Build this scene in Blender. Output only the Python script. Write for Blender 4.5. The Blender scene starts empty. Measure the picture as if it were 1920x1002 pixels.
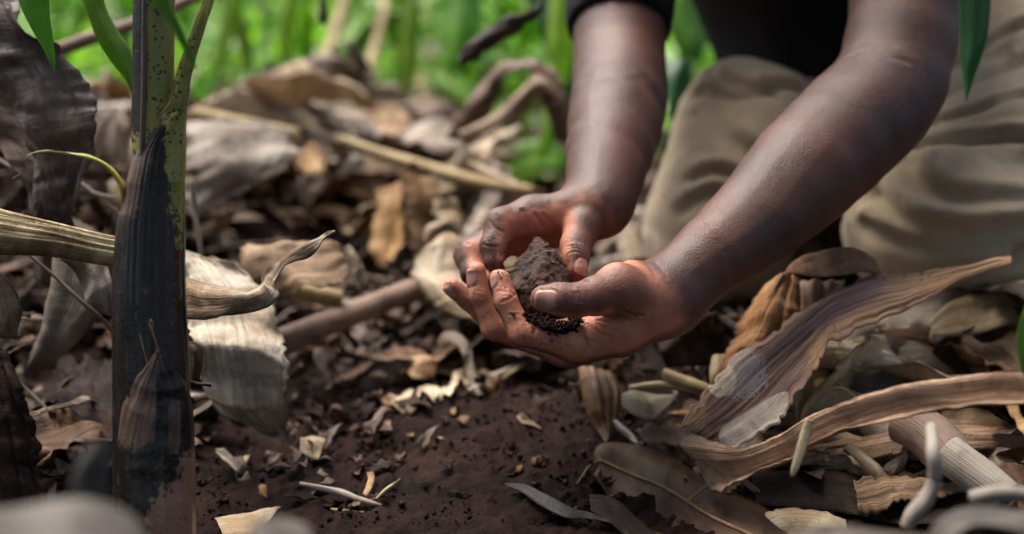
import bpy, math, random
import numpy as np
from mathutils import Vector, Matrix

# ---------------------------------------------------------------- camera, world, sun, exposure
SC = bpy.context.scene
COL = SC.collection
RNG = random.Random(7)
CAM_H, PITCH = 0.42, math.radians(14.0)
cam_data = bpy.data.cameras.new("camera")
cam = bpy.data.objects.new("camera", cam_data)
COL.objects.link(cam)
cam.location = (0, 0, CAM_H)
cam.rotation_euler = (math.pi / 2 - PITCH, 0, 0)
cam_data.lens = 50
cam_data.sensor_width = 36
cam_data.clip_start = 0.02
cam_data.clip_end = 500
cam_data.dof.use_dof = True
cam_data.dof.focus_distance = 0.985
cam_data.dof.aperture_fstop = 2.8
SC.camera = cam

SUN_EL, SUN_AZ = math.radians(64), math.radians(-45)   # azimuth from +Y towards +X
world = bpy.data.worlds.new("World")
SC.world = world
world.use_nodes = True
wn = world.node_tree.nodes
wl = world.node_tree.links
bg = wn.get("Background") or wn.new("ShaderNodeBackground")
sky = wn.new("ShaderNodeTexSky")
sky.sky_type = 'NISHITA'
sky.sun_disc = False
sky.sun_elevation = SUN_EL
sky.sun_rotation = SUN_AZ
sky.air_density = 1.0
sky.dust_density = 7.0
sky.ozone_density = 1.0
wl.new(sky.outputs[0], bg.inputs[0])
bg.inputs[1].default_value = 0.068
sun_data = bpy.data.lights.new("sun", 'SUN')
sun_data.energy = 1.3
sun_data.angle = math.radians(50)
sun_data.color = (1.0, 0.95, 0.87)
sun = bpy.data.objects.new("sun", sun_data)
COL.objects.link(sun)
sd = Vector((math.sin(SUN_AZ) * math.cos(SUN_EL), math.cos(SUN_AZ) * math.cos(SUN_EL), math.sin(SUN_EL)))
sun.rotation_euler = sd.to_track_quat('Z', 'Y').to_euler()
sun.location = sd * 5
SC.view_settings.view_transform = 'Standard'
SC.view_settings.look = 'None'
SC.view_settings.exposure = 2.0
SC.view_settings.gamma = 1.0
SC.view_settings.use_curve_mapping = False
SC.cycles.use_denoising = True
SC.cycles.max_bounces = 8
SC.cycles.transparent_max_bounces = 8
SC.cycles.caustics_reflective = False
SC.cycles.caustics_refractive = False
SC.cycles.sample_clamp_indirect = 6.0

# ---------------------------------------------------------------- helpers
KPX = 36 / 50 / 1920.0
SP, CP = math.sin(PITCH), math.cos(PITCH)
FWD = np.array([0, CP, -SP]); UP = np.array([0, SP, CP]); RIGHT = np.array([1.0, 0, 0])
CAM = np.array([0, 0, CAM_H])

def P(px, py, d):
    """real place of what the photograph shows at (px, py), d metres deep"""
    return CAM + d * FWD + (px - 960) * KPX * d * RIGHT + (501 - py) * KPX * d * UP

def V3(r, u, c):
    """direction from view axes: right, up, towards the camera"""
    v = r * RIGHT + u * UP - c * FWD
    return v / np.linalg.norm(v)

def PG(px, py, d, lift=.007):
    """as P, but never under the ground: things rest on it"""
    p = P(px, py, d)
    for _ in range(60):
        if p[2] >= float(H(p[0], p[1], False)) + lift or p[1] < .5: break
        d -= .004; p = P(px, py, d)
    return p

def G(px, py, h):
    d = (CAM_H - h) / (SP - (501 - py) * KPX * CP)
    return P(px, py, d)

def _hash(ix, iy, iz, seed):
    h = (ix.astype(np.int64) * 374761393 + iy.astype(np.int64) * 668265263 + iz.astype(np.int64) * 2147483647 + seed * 1274126177) & 0xFFFFFFFF
    h = ((h ^ (h >> 13)) * 1274126177) & 0xFFFFFFFF
    h = (h ^ (h >> 16)) & 0xFFFF
    return h / 32767.5 - 1.0

def vnoise(p, seed=0):
    p = np.asarray(p, float)
    i = np.floor(p).astype(np.int64); f = p - i
    f = f * f * (3 - 2 * f)
    r = 0
    for dx in (0, 1):
        for dy in (0, 1):
            for dz in (0, 1):
                w = (f[..., 0] if dx else 1 - f[..., 0]) * (f[..., 1] if dy else 1 - f[..., 1]) * (f[..., 2] if dz else 1 - f[..., 2])
                r = r + w * _hash(i[..., 0] + dx, i[..., 1] + dy, i[..., 2] + dz, seed)
    return r

def fbm(p, oct=4, seed=0, gain=0.5):
    p = np.asarray(p, float); a = 1.0; r = 0
    for k in range(oct):
        r = r + a * vnoise(p * (2.03 ** k) + 17.3 * k, seed + k); a *= gain
    return r

def sstep(a, b, x):
    t = np.clip((x - a) / (b - a), 0, 1)
    return t * t * (3 - 2 * t)

def mesh_data(name, verts, faces, uvs=None, attrs=None, smooth=True):
    me = bpy.data.meshes.new(name)
    verts = np.asarray(verts, np.float32); faces = np.asarray(faces, np.int32)
    nf, k = faces.shape
    me.vertices.add(len(verts)); me.vertices.foreach_set('co', verts.ravel())
    me.loops.add(nf * k); me.loops.foreach_set('vertex_index', faces.ravel())
    me.polygons.add(nf)
    me.polygons.foreach_set('loop_start', np.arange(0, nf * k, k, dtype=np.int32))
    me.update(calc_edges=True)
    if smooth:
        me.polygons.foreach_set('use_smooth', np.ones(nf, bool))
    if uvs is not None:
        l = me.uv_layers.new(name='UVMap')
        l.data.foreach_set('uv', np.asarray(uvs, np.float32)[faces.ravel()].ravel())
    for an, av in (attrs or {}).items():
        a = me.attributes.new(an, 'FLOAT', 'POINT'); a.data.foreach_set('value', np.asarray(av, np.float32))
    me.validate()
    return me

def link(name, me, mat=None, parent=None):
    o = bpy.data.objects.new(name, me)
    COL.objects.link(o)
    if mat is not None and me is not None and not me.materials:
        me.materials.append(mat)
    if parent is not None:
        o.parent = parent
    return o

def T(o, label, cat, group=None, kind=None):
    o['label'] = label; o['category'] = cat
    if group: o['group'] = group
    if kind: o['kind'] = kind
    return o

def empty(name, loc):
    o = bpy.data.objects.new(name, None); COL.objects.link(o)
    o.empty_display_size = 0.02
    o['origin'] = [float(x) for x in loc]
    return o

def catmull(rows, n):
    R = np.asarray(rows, float); m = len(R)
    t = np.linspace(0, m - 1, n); i = np.clip(np.floor(t).astype(int), 0, m - 2); f = (t - i)[:, None]
    g = lambda k: R[np.clip(k, 0, m - 1)]
    p0, p1, p2, p3 = g(i - 1), g(i), g(i + 1), g(i + 2)
    return 0.5 * (2 * p1 + (p2 - p0) * f + (2 * p0 - 5 * p1 + 4 * p2 - p3) * f ** 2 + (3 * p1 - p0 - 3 * p2 + p3) * f ** 3)

def grid_faces(nv, nu, off=0, flip=False):
    a = (np.arange(nv - 1)[:, None] * nu + np.arange(nu - 1)[None, :]).ravel() + off
    q = np.stack([a, a + 1, a + nu + 1, a + nu], 1)
    return q[:, ::-1] if flip else q

def grid_normals(g):
    dv = np.gradient(g, axis=0); du = np.gradient(g, axis=1)
    n = np.cross(du, dv); l = np.linalg.norm(n, axis=2, keepdims=True)
    return n / np.maximum(l, 1e-12)

def thick_mesh(name, g, thick, uvs, attrs=None, mid=None):
    """closed thin solid from a grid of points"""
    nv, nu, _ = g.shape
    n = grid_normals(g)
    top = g + n * thick / 2; bot = g - n * thick / 2
    N = nv * nu
    verts = np.concatenate([top.reshape(-1, 3), bot.reshape(-1, 3)])
    f = [grid_faces(nv, nu), grid_faces(nv, nu, N, True)]
    for k in range(2):
        c = 0 if k == 0 else nu - 1
        a = np.arange(nv - 1) * nu + c
        q = np.stack([a, a + nu, a + nu + N, a + N], 1); f.append(q if k == 0 else q[:, ::-1])
        r = 0 if k == 0 else (nv - 1) * nu
        a = np.arange(nu - 1) + r
        q = np.stack([a + 1, a, a + N, a + 1 + N], 1); f.append(q if k == 0 else q[:, ::-1])
    uv = np.asarray(uvs, float).reshape(-1, 2)
    at = {k: np.concatenate([v.ravel(), v.ravel()]) for k, v in (attrs or {}).items()}
    return mesh_data(name, verts, np.concatenate(f), np.concatenate([uv, uv]), at)

_seed = [100]; LAST = {}
def sheet(name, rows, mat, nu=17, nv=48, prof='sin', ridge=(0, 0), ripple=0.0, rfreq=30.0, crinkle=0.0, cfreq=40.0,
          fray=0.0, notch=0.0, thick=0.0006, parent=None, world=False, attrs=None, tilt=0.0, free=False):
    """rows: (lx,ly,ld, rx,ry,rd, bow in metres towards the camera): a leaf or sheath lofted between its two edges"""
    _seed[0] += 7; sd_ = _seed[0]
    conv = []
    for r in rows:
        if world: conv.append(r)
        else:
            r = list(r); dy_ = r[4] - r[1]
            if dy_ > 0: r[2] += tilt * dy_
            else: r[5] -= tilt * dy_
            q = P if free else PG; conv.append((*q(*r[0:3]), *q(*r[3:6]), r[6]))
    R = catmull(conv, nv)
    L, Rr, bow = R[:, 0:3], R[:, 3:6], R[:, 6]
    u = np.linspace(0, 1, nu)[None, :, None]
    v = np.linspace(0, 1, nv)
    if notch:
        q3 = lambda f, o: np.stack([v * f, v * 0 + o, v * 0], 1)
        def tear(o):
            t = .5 * np.clip(vnoise(q3(60, o), sd_), -.3, 1) + .6 * np.clip(vnoise(q3(17, o + 7), sd_), -.2, 1) + 2.2 * np.clip(np.abs(vnoise(q3(11, o + 3), sd_)) - .62, 0, 1)
            return (notch * t)[:, None, None]
        u = u + tear(1) * (1 - u) ** 4 - tear(21) * u ** 4
        base = L[:, None] * (1 - u) + Rr[:, None] * u
        u = np.linspace(0, 1, nu)[None, :, None]
    else:
        base = L[:, None] * (1 - u) + Rr[:, None] * u
    n = grid_normals(base)
    mid = base[nv // 2, nu // 2]
    vc = CAM - base
    sgn = np.sign((n[nv // 2] * vc[nv // 2]).sum(-1).mean()) or 1
    n = n * sgn
    uu = u[..., 0]
    sk = .18 * vnoise(np.stack([v * 2.3, v * 0 + 9, v * 0], 1), sd_)[:, None]
    us = np.clip(uu + sk * np.sin(uu * math.pi), 0, 1)
    pr = (np.sin(us * math.pi) + .28 * np.sin(us * 2 * math.pi + 6 * sk)  * np.sin(uu * math.pi)) if prof == 'sin' else np.sqrt(np.clip(1 - (2 * uu - 1) ** 2, 0, 1))
    if prof == 's': pr = np.sin(uu * 2 * math.pi)
    g = base + n * (bow[:, None] * pr)[..., None]
    width = np.linalg.norm(L - Rr, axis=1)
    seg = np.linalg.norm(np.diff(g[:, nu // 2], axis=0), axis=1); ln = np.concatenate([[0], np.cumsum(seg)])
    U = (uu - 0.5) * width.mean() + 0 * ln[:, None]; Vv = ln[:, None] + 0 * uu
    if fray:
        tdir = g[-1] - g[-2]; tdir /= np.linalg.norm(tdir, axis=1, keepdims=True) + 1e-9
        jag = vnoise(np.stack([u[0, :, 0] * 9, u[0, :, 0] * 0, u[0, :, 0] * 0 + 3], 1), sd_) + .5 * vnoise(np.stack([u[0, :, 0] * 27, u[0, :, 0] * 0, u[0, :, 0] * 0 + 3], 1), sd_)
        k = max(2, nv // 10)
        for q in range(k):
            g[nv - 1 - q] += tdir * (jag * fray * (1 - q / k))[:, None]
    disp = 0
    if ridge[0]:
        disp = disp + ridge[0] * 1.5 * fbm(np.stack([uu * ridge[1] * 2.2 + .5 * vnoise(np.stack([uu * 2 + 0 * Vv, Vv * 9, 0 * Vv], -1), sd_ + 1), Vv * 3.5, Vv * 0], -1), 3, sd_ + 2, .6)
    if ripple:
        e = np.abs(2 * uu - 1) ** 2
        side = np.where(uu < .5, 0.0, 11.0)
        disp = disp + ripple * e * vnoise(np.stack([Vv * rfreq, side + 0 * Vv, Vv * 0], -1), sd_ + 3) * 1.6
    if crinkle:
        q_ = np.stack([U * cfreq, Vv * cfreq, 0 * U], -1)
        disp = disp + crinkle * (.6 * fbm(q_, 4, sd_ + 4) - 1.5 * (np.abs(vnoise(q_ * .8, sd_ + 5)) ** .8 - .4) + .5 * np.abs(vnoise(q_ * 2.1, sd_ + 6)))
    if not np.isscalar(disp):
        g = g + n * disp[..., None]
    at = {'edge': np.abs(2 * uu - 1) + 0 * Vv, 'vv': v[:, None] + 0 * uu}
    if attrs:
        for k_, fn in attrs.items(): at[k_] = fn(uu + 0 * Vv, v[:, None] + 0 * uu)
    LAST['g'] = g; LAST['n'] = n
    me = thick_mesh(name, g, thick, np.stack([U, Vv], -1), at)
    return link(name, me, mat, parent)

def tube(name, pts, radii, mat, seg=10, n=None, parent=None, world=False, rough=0.0, flat=1.0, close=True):
    """a tapered round stalk through (px,py,d) points; radii in metres"""
    _seed[0] += 3
    Q = [np.array(p) if world else P(*p) for p in pts]
    n = n or max(8, 6 * len(Q))
    R = catmull([(*q, r) for q, r in zip(Q, radii)], n)
    c, r = R[:, :3], np.maximum(R[:, 3], 1e-5)
    t = np.gradient(c, axis=0); t /= np.linalg.norm(t, axis=1, keepdims=True) + 1e-12
    ref = np.array([0.13, 0.2, 0.97]) if abs(t[0, 2]) < .9 else np.array([1.0, 0, 0])
    a = np.cross(t, ref); a /= np.linalg.norm(a, axis=1, keepdims=True) + 1e-12
    b = np.cross(t, a)
    th = np.linspace(0, 2 * math.pi, seg, endpoint=False)
    rr = r[:, None] * np.ones(seg)[None]
    ln = np.concatenate([[0], np.cumsum(np.linalg.norm(np.diff(c, axis=0), axis=1))])
    if rough:
        q = np.stack([np.cos(th)[None] * 2 + 0 * ln[:, None], np.sin(th)[None] * 2 + 0 * ln[:, None], ln[:, None] * 60 + 0 * th], -1)
        rr = rr * (1 + rough * fbm(q, 3, _seed[0]))
    g = c[:, None] + rr[..., None] * (a[:, None] * np.cos(th)[None, :, None] + flat * b[:, None] * np.sin(th)[None, :, None])
    V = g.reshape(-1, 3)
    i = np.arange(n - 1)[:, None] * seg; j = np.arange(seg)[None]; j2 = (j + 1) % seg
    F = np.stack([i + j, i + j2, i + seg + j2, i + seg + j], -1).reshape(-1, 4)
    V = np.concatenate([V, [c[0], c[-1]]]); k = len(V)
    jj = np.arange(seg); j3 = (jj + 1) % seg
    caps = np.concatenate([np.stack([jj * 0 + k - 2, j3, jj, jj * 0 + k - 2], 1), np.stack([jj * 0 + k - 1, jj + (n - 1) * seg, j3 + (n - 1) * seg, jj * 0 + k - 1], 1)])
    uv = np.stack([np.tile(np.abs(th / math.pi - 1) * r.mean() * 3, (n, 1)), ln[:, None] + 0 * th[None]], -1).reshape(-1, 2)
    uv = np.concatenate([uv, [uv[0], uv[-1]]])
    ths = np.tile(th / (2 * math.pi), (n, 1)).ravel()
    # caps as triangles: build with bmesh-free ngon-safe route
    me = bpy.data.meshes.new(name)
    me.from_pydata([tuple(x) for x in V], [], [tuple(int(y) for y in f) for f in F] + [tuple(int(y) for y in f[:3]) for f in caps])
    me.polygons.foreach_set('use_smooth', np.ones(len(me.polygons), bool))
    l = me.uv_layers.new(name='UVMap')
    idx = np.zeros(len(me.loops), np.int32); me.loops.foreach_get('vertex_index', idx)
    l.data.foreach_set('uv', uv.astype(np.float32)[idx].ravel())
    at = me.attributes.new('vv', 'FLOAT', 'POINT'); at.data.foreach_set('value', np.concatenate([np.repeat(np.linspace(0, 1, n), seg), [0, 1]]).astype(np.float32))
    me.update()
    return link(name, me, mat, parent)

# ---------------------------------------------------------------- materials
class NT:
    def __init__(s, name):
        s.m = bpy.data.materials.new(name); s.m.use_nodes = True
        s.n = s.m.node_tree.nodes; s.l = s.m.node_tree.links
        s.n.clear()
        s.out = s.n.new('ShaderNodeOutputMaterial')
        s.b = s.n.new('ShaderNodeBsdfPrincipled')
        s.l.new(s.b.outputs[0], s.out.inputs[0])
    def new(s, t, **kw):
        x = s.n.new(t)
        for k, v in kw.items(): setattr(x, k, v)
        return x
    def set(s, sock, v):
        if hasattr(v, 'is_output') or isinstance(v, bpy.types.NodeSocket): s.l.new(v, sock)
        else: sock.default_value = v
    def coord(s, kind='Object'):
        return s.new('ShaderNodeTexCoord').outputs[kind]
    def mapping(s, vec, scale=(1, 1, 1), loc=(0, 0, 0)):
        m = s.new('ShaderNodeMapping'); s.l.new(vec, m.inputs[0])
        s.set(m.inputs['Scale'], scale); s.set(m.inputs['Location'], loc)
        return m.outputs[0]
    def noise(s, vec, scale, detail=4, rough=.55, dist=0, out=0):
        x = s.new('ShaderNodeTexNoise'); s.l.new(vec, x.inputs['Vector'])
        x.inputs['Scale'].default_value = scale; x.inputs['Detail'].default_value = detail
        x.inputs['Roughness'].default_value = rough; x.inputs['Distortion'].default_value = dist
        return x.outputs[out]
    def ramp(s, fac, stops, interp='LINEAR'):
        x = s.new('ShaderNodeValToRGB'); s.l.new(fac, x.inputs[0]); cr = x.color_ramp; cr.interpolation = interp
        while len(cr.elements) < len(stops): cr.elements.new(0.5)
        for e, (p, c) in zip(cr.elements, stops):
            e.position = p; e.color = c if len(c) == 4 else (*c, 1)
        return x.outputs[0]
    def step(s, fac, a, b):
        x = s.new('ShaderNodeMapRange'); x.interpolation_type = 'SMOOTHSTEP'
        s.l.new(fac, x.inputs[0]); x.inputs[1].default_value = a; x.inputs[2].default_value = b
        return x.outputs[0]
    def mix(s, fac, a, b, mode='MIX'):
        x = s.new('ShaderNodeMix', data_type='RGBA', blend_type=mode)
        s.set(x.inputs[0], fac)
        for sk, v in ((x.inputs[6], a), (x.inputs[7], b)):
            if isinstance(v, tuple): sk.default_value = (*v[:3], 1)
            else: s.l.new(v, sk)
        return x.outputs[2]
    def math(s, op, a, b=0.0):
        x = s.new('ShaderNodeMath', operation=op); s.set(x.inputs[0], a); s.set(x.inputs[1], b)
        return x.outputs[0]
    def attr(s, name):
        x = s.new('ShaderNodeAttribute'); x.attribute_name = name
        return x.outputs['Fac']
    def rnd(s):
        return s.new('ShaderNodeObjectInfo').outputs['Random']
    def bump(s, h, dist=0.001, strength=1.0, normal=None):
        x = s.new('ShaderNodeBump'); s.l.new(h, x.inputs['Height'])
        x.inputs['Distance'].default_value = dist; x.inputs['Strength'].default_value = strength
        if normal is not None: s.l.new(normal, x.inputs['Normal'])
        return x.outputs[0]

def dry_mat(name, c1, c2, dark=(.03, .02, .015), streak=0.5, spots=0.3, blotch=0.5, rough=.6, spec=.35, transl=0.0, bump=0.0006, fs=420, vary=.25, gloss=0.0):
    """dead leaf or sheath: fibres run along the length (UV v)"""
    m = NT(name)
    uv = m.coord('UV'); ob = m.coord('Object')
    off = m.new('ShaderNodeVectorMath', operation='SCALE'); 
    cmb = m.new('ShaderNodeCombineXYZ'); r = m.rnd()
    for i in range(3): m.l.new(m.math('MULTIPLY', r, (13.0, 29.0, 47.0)[i]), cmb.inputs[i])
    add = m.new('ShaderNodeVectorMath', operation='ADD'); m.l.new(uv, add.inputs[0]); m.l.new(cmb.outputs[0], add.inputs[1])
    uvr = add.outputs[0]
    fib = m.noise(m.mapping(uvr, (fs * 1.6, fs * .06, 1)), 1.0, 6, .62, .3)
    fib2 = m.noise(m.mapping(uvr, (fs * .35, fs * .02, 1)), 1.0, 5, .6, .5)
    cross = m.noise(m.mapping(uvr, (fs * .12, fs * .9, 1)), 1.0, 3, .6)
    blo = m.noise(uvr, 26, 6, .62, .4)
    big = m.noise(uvr, 9, 3, .5, .2)
    col = m.mix(m.step(blo, .40, .58), c1, c2)
    col = m.mix(m.math('MULTIPLY', m.step(fib2, .5, .68), streak), col, tuple(x * .45 for x in c2))
    vein = m.noise(m.mapping(uvr, (fs * .8, 5, 1)), 1.0, 3, .5)
    col = m.mix(m.math('MULTIPLY', m.step(vein, .60, .66), streak * .7), col, tuple(x * .3 for x in c2))
    rot = m.noise(uvr, 60, 6, .7)
    col = m.mix(m.math('MULTIPLY', m.step(rot, .60, .66), .55), col, tuple(x * .4 for x in c2))
    col = m.mix(m.math('MULTIPLY', m.step(rot, .40, .34), .35), col, tuple(min(1, x * 1.25) for x in c1))
    col = m.mix(m.math('MULTIPLY', m.step(fib, .52, .72), streak * .8), col, tuple(x * .35 for x in c2))
    col = m.mix(m.math('MULTIPLY', m.step(fib, .48, .3), streak * .5), col, tuple(min(1, x * 1.35) for x in c1))
    col = m.mix(m.math('MULTIPLY', m.step(big, .5, .68), blotch), col, tuple(x * .5 for x in c2))
    sp = m.noise(uvr, 260, 3, .6)
    sp2 = m.noise(uvr, 45, 2, .5)
    spm = m.math('MULTIPLY', m.step(sp, .62, .68), m.step(sp2, .45, .6))
    col = m.mix(m.math('MULTIPLY', spm, spots), col, dark)
    ed = m.attr('edge')
    edm = m.math('MULTIPLY', m.step(m.math('ADD', ed, m.math('MULTIPLY', m.math('SUBTRACT', blo, .5), .6)), .82, 1.02), .55)
    col = m.mix(edm, col, tuple(x * .35 for x in c2))
    hv = m.new('ShaderNodeHueSaturation'); m.l.new(col, hv.inputs['Color'])
    m.l.new(m.math('ADD', m.math('MULTIPLY', r, vary * 2), 1 - vary), hv.inputs['Value'])
    r2 = m.math('FRACT', m.math('MULTIPLY', r, 7.31))
    m.l.new(m.math('ADD', m.math('MULTIPLY', r2, .5), .85), hv.inputs['Saturation'])
    m.l.new(hv.outputs[0], m.b.inputs['Base Color'])
    rr = m.math('ADD', m.math('MULTIPLY', blo, .35), rough - .2 - gloss)
    m.l.new(rr, m.b.inputs['Roughness'])
    m.b.inputs['Specular IOR Level'].default_value = spec
    h = m.math('ADD', m.math('MULTIPLY', fib, .7), m.math('MULTIPLY', cross, .25))
    h = m.math('ADD', h, m.math('MULTIPLY', fib2, .9))
    h = m.math('ADD', h, m.math('MULTIPLY', blo, .9))
    m.l.new(m.bump(h, bump * 4.0), m.b.inputs['Normal'])
    if transl:
        t = m.new('ShaderNodeBsdfTranslucent'); m.l.new(hv.outputs[0], t.inputs[0])
        mx = m.new('ShaderNodeMixShader'); mx.inputs[0].default_value = transl
        m.l.new(m.b.outputs[0], mx.inputs[1]); m.l.new(t.outputs[0], mx.inputs[2]); m.l.new(mx.outputs[0], m.out.inputs[0])
    return m.m

def green_mat(name, c1, c2, rough=.38, transl=.45, spots=0.0):
    m = NT(name)
    uv = m.coord('UV'); r = m.rnd(); ob = m.coord('Object')
    ve = m.noise(m.mapping(uv, (900, 12, 1)), 1.0, 3)
    bl = m.noise(ob, 18, 4)
    col = m.mix(m.step(bl, .35, .65), c1, c2)
    col = m.mix(m.math('MULTIPLY', m.step(ve, .5, .7), .35), col, tuple(min(1, x * 1.5) for x in c1))
    if spots:
        sp = m.noise(ob, 330, 2, .5)
        col = m.mix(m.math('MULTIPLY', m.step(sp, .66, .72), spots), col, (.12, .05, .01))
        yl = m.noise(ob, 60, 3)
        col = m.mix(m.math('MULTIPLY', m.step(yl, .58, .72), .5), col, (.22, .2, .03))
    hv = m.new('ShaderNodeHueSaturation'); m.l.new(col, hv.inputs['Color'])
    m.l.new(m.math('ADD', m.math('MULTIPLY', r, .7), .65), hv.inputs['Value'])
    m.l.new(m.math('ADD', m.math('MULTIPLY', m.math('FRACT', m.math('MULTIPLY', r, 5.7)), .06), .47), hv.inputs['Hue'])
    m.l.new(hv.outputs[0], m.b.inputs['Base Color'])
    m.b.inputs['Roughness'].default_value = rough
    m.b.inputs['Specular IOR Level'].default_value = .5
    m.l.new(m.bump(ve, .0005), m.b.inputs['Normal'])
    t = m.new('ShaderNodeBsdfTranslucent')
    tc = m.mix(1.0, hv.outputs[0], (1.5, 1.6, .6), 'MULTIPLY'); m.l.new(tc, t.inputs[0])
    mx = m.new('ShaderNodeMixShader'); mx.inputs[0].default_value = transl
    m.l.new(m.b.outputs[0], mx.inputs[1]); m.l.new(t.outputs[0], mx.inputs[2]); m.l.new(mx.outputs[0], m.out.inputs[0])
    return m.m

def cane_mat(name, c1, c2):
    m = NT(name)
    uv = m.coord('UV'); ob = m.coord('Object')
    f = m.noise(m.mapping(uv, (700, 18, 1)), 1.0, 5, .6)
    b = m.noise(ob, 30, 4)
    col = m.mix(m.step(b, .38, .62), c1, c2)
    col = m.mix(m.math('MULTIPLY', m.step(f, .5, .7), .6), col, tuple(x * .45 for x in c2))
    m.l.new(col, m.b.inputs['Base Color']); m.b.inputs['Roughness'].default_value = .62
    m.b.inputs['Specular IOR Level'].default_value = .3
    m.l.new(m.bump(m.math('ADD', f, b), .0012), m.b.inputs['Normal'])
    return m.m
# ---------------------------------------------------------------- signed-distance body builder
def smin(a, b, k):
    if k <= 0: return np.minimum(a, b)
    h = np.clip(0.5 + 0.5 * (b - a) / k, 0, 1)
    return b * (1 - h) + a * h - k * h * (1 - h)

def d_cone(p, a, b, ra, rb):
    ab = b - a; L2 = ab @ ab
    t = np.clip(((p - a) @ ab) / L2, 0, 1)
    q = p - a - t[:, None] * ab
    return np.sqrt((q * q).sum(1)) - (ra + (rb - ra) * t)

def d_ell(p, c, axes, rad):
    q = ((p - c) @ np.asarray(axes).T) / np.asarray(rad)
    k0 = np.sqrt((q * q).sum(1)); q2 = q / np.asarray(rad); k1 = np.sqrt((q2 * q2).sum(1))
    return k0 * (k0 - 1.0) / np.maximum(k1, 1e-9)

class Chain:
    """tapered limb or finger: joints [(point, radius)], blended inside with k"""
    def __init__(s, J, k=.003, boxpad=.012):
        s.J = J; s.k = k
        A = np.array([j[0] for j in J]); R = max(j[1] for j in J)
        s.lo = A.min(0) - R - boxpad; s.hi = A.max(0) + R + boxpad; s.pad = boxpad
    def __call__(s, p):
        out = None
        # distance to box for far points
        q = np.maximum(np.maximum(s.lo - p, p - s.hi), 0); db = np.sqrt((q * q).sum(1))
        near = db < .03
        r = db + s.pad * .5
        if near.any():
            pn = p[near]
            for (a, ra), (b, rb) in zip(s.J[:-1], s.J[1:]):
                d = d_cone(pn, a, b, ra, rb)
                out = d if out is None else smin(out, d, s.k)
            r[near] = out
        return r

def smooth_chain(J_, n, k):
    R = catmull([(*p, r) for p, r in J_], n)
    return Chain([(q[:3].copy(), q[3]) for q in R], k)
def axis_coords(lo, hi, flo, fhi, fine, coarse, grow=1.12):
    mid = list(np.arange(flo, fhi + fine, fine)); s = fine; x = mid[-1]; up = []
    while x < hi: s = min(coarse, s * grow); x += s; up.append(x)
    s = fine; x = mid[0]; dn = []
    while x > lo: s = min(coarse, s * grow); x -= s; dn.append(x)
    return np.array(dn[::-1] + mid + up)

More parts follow.
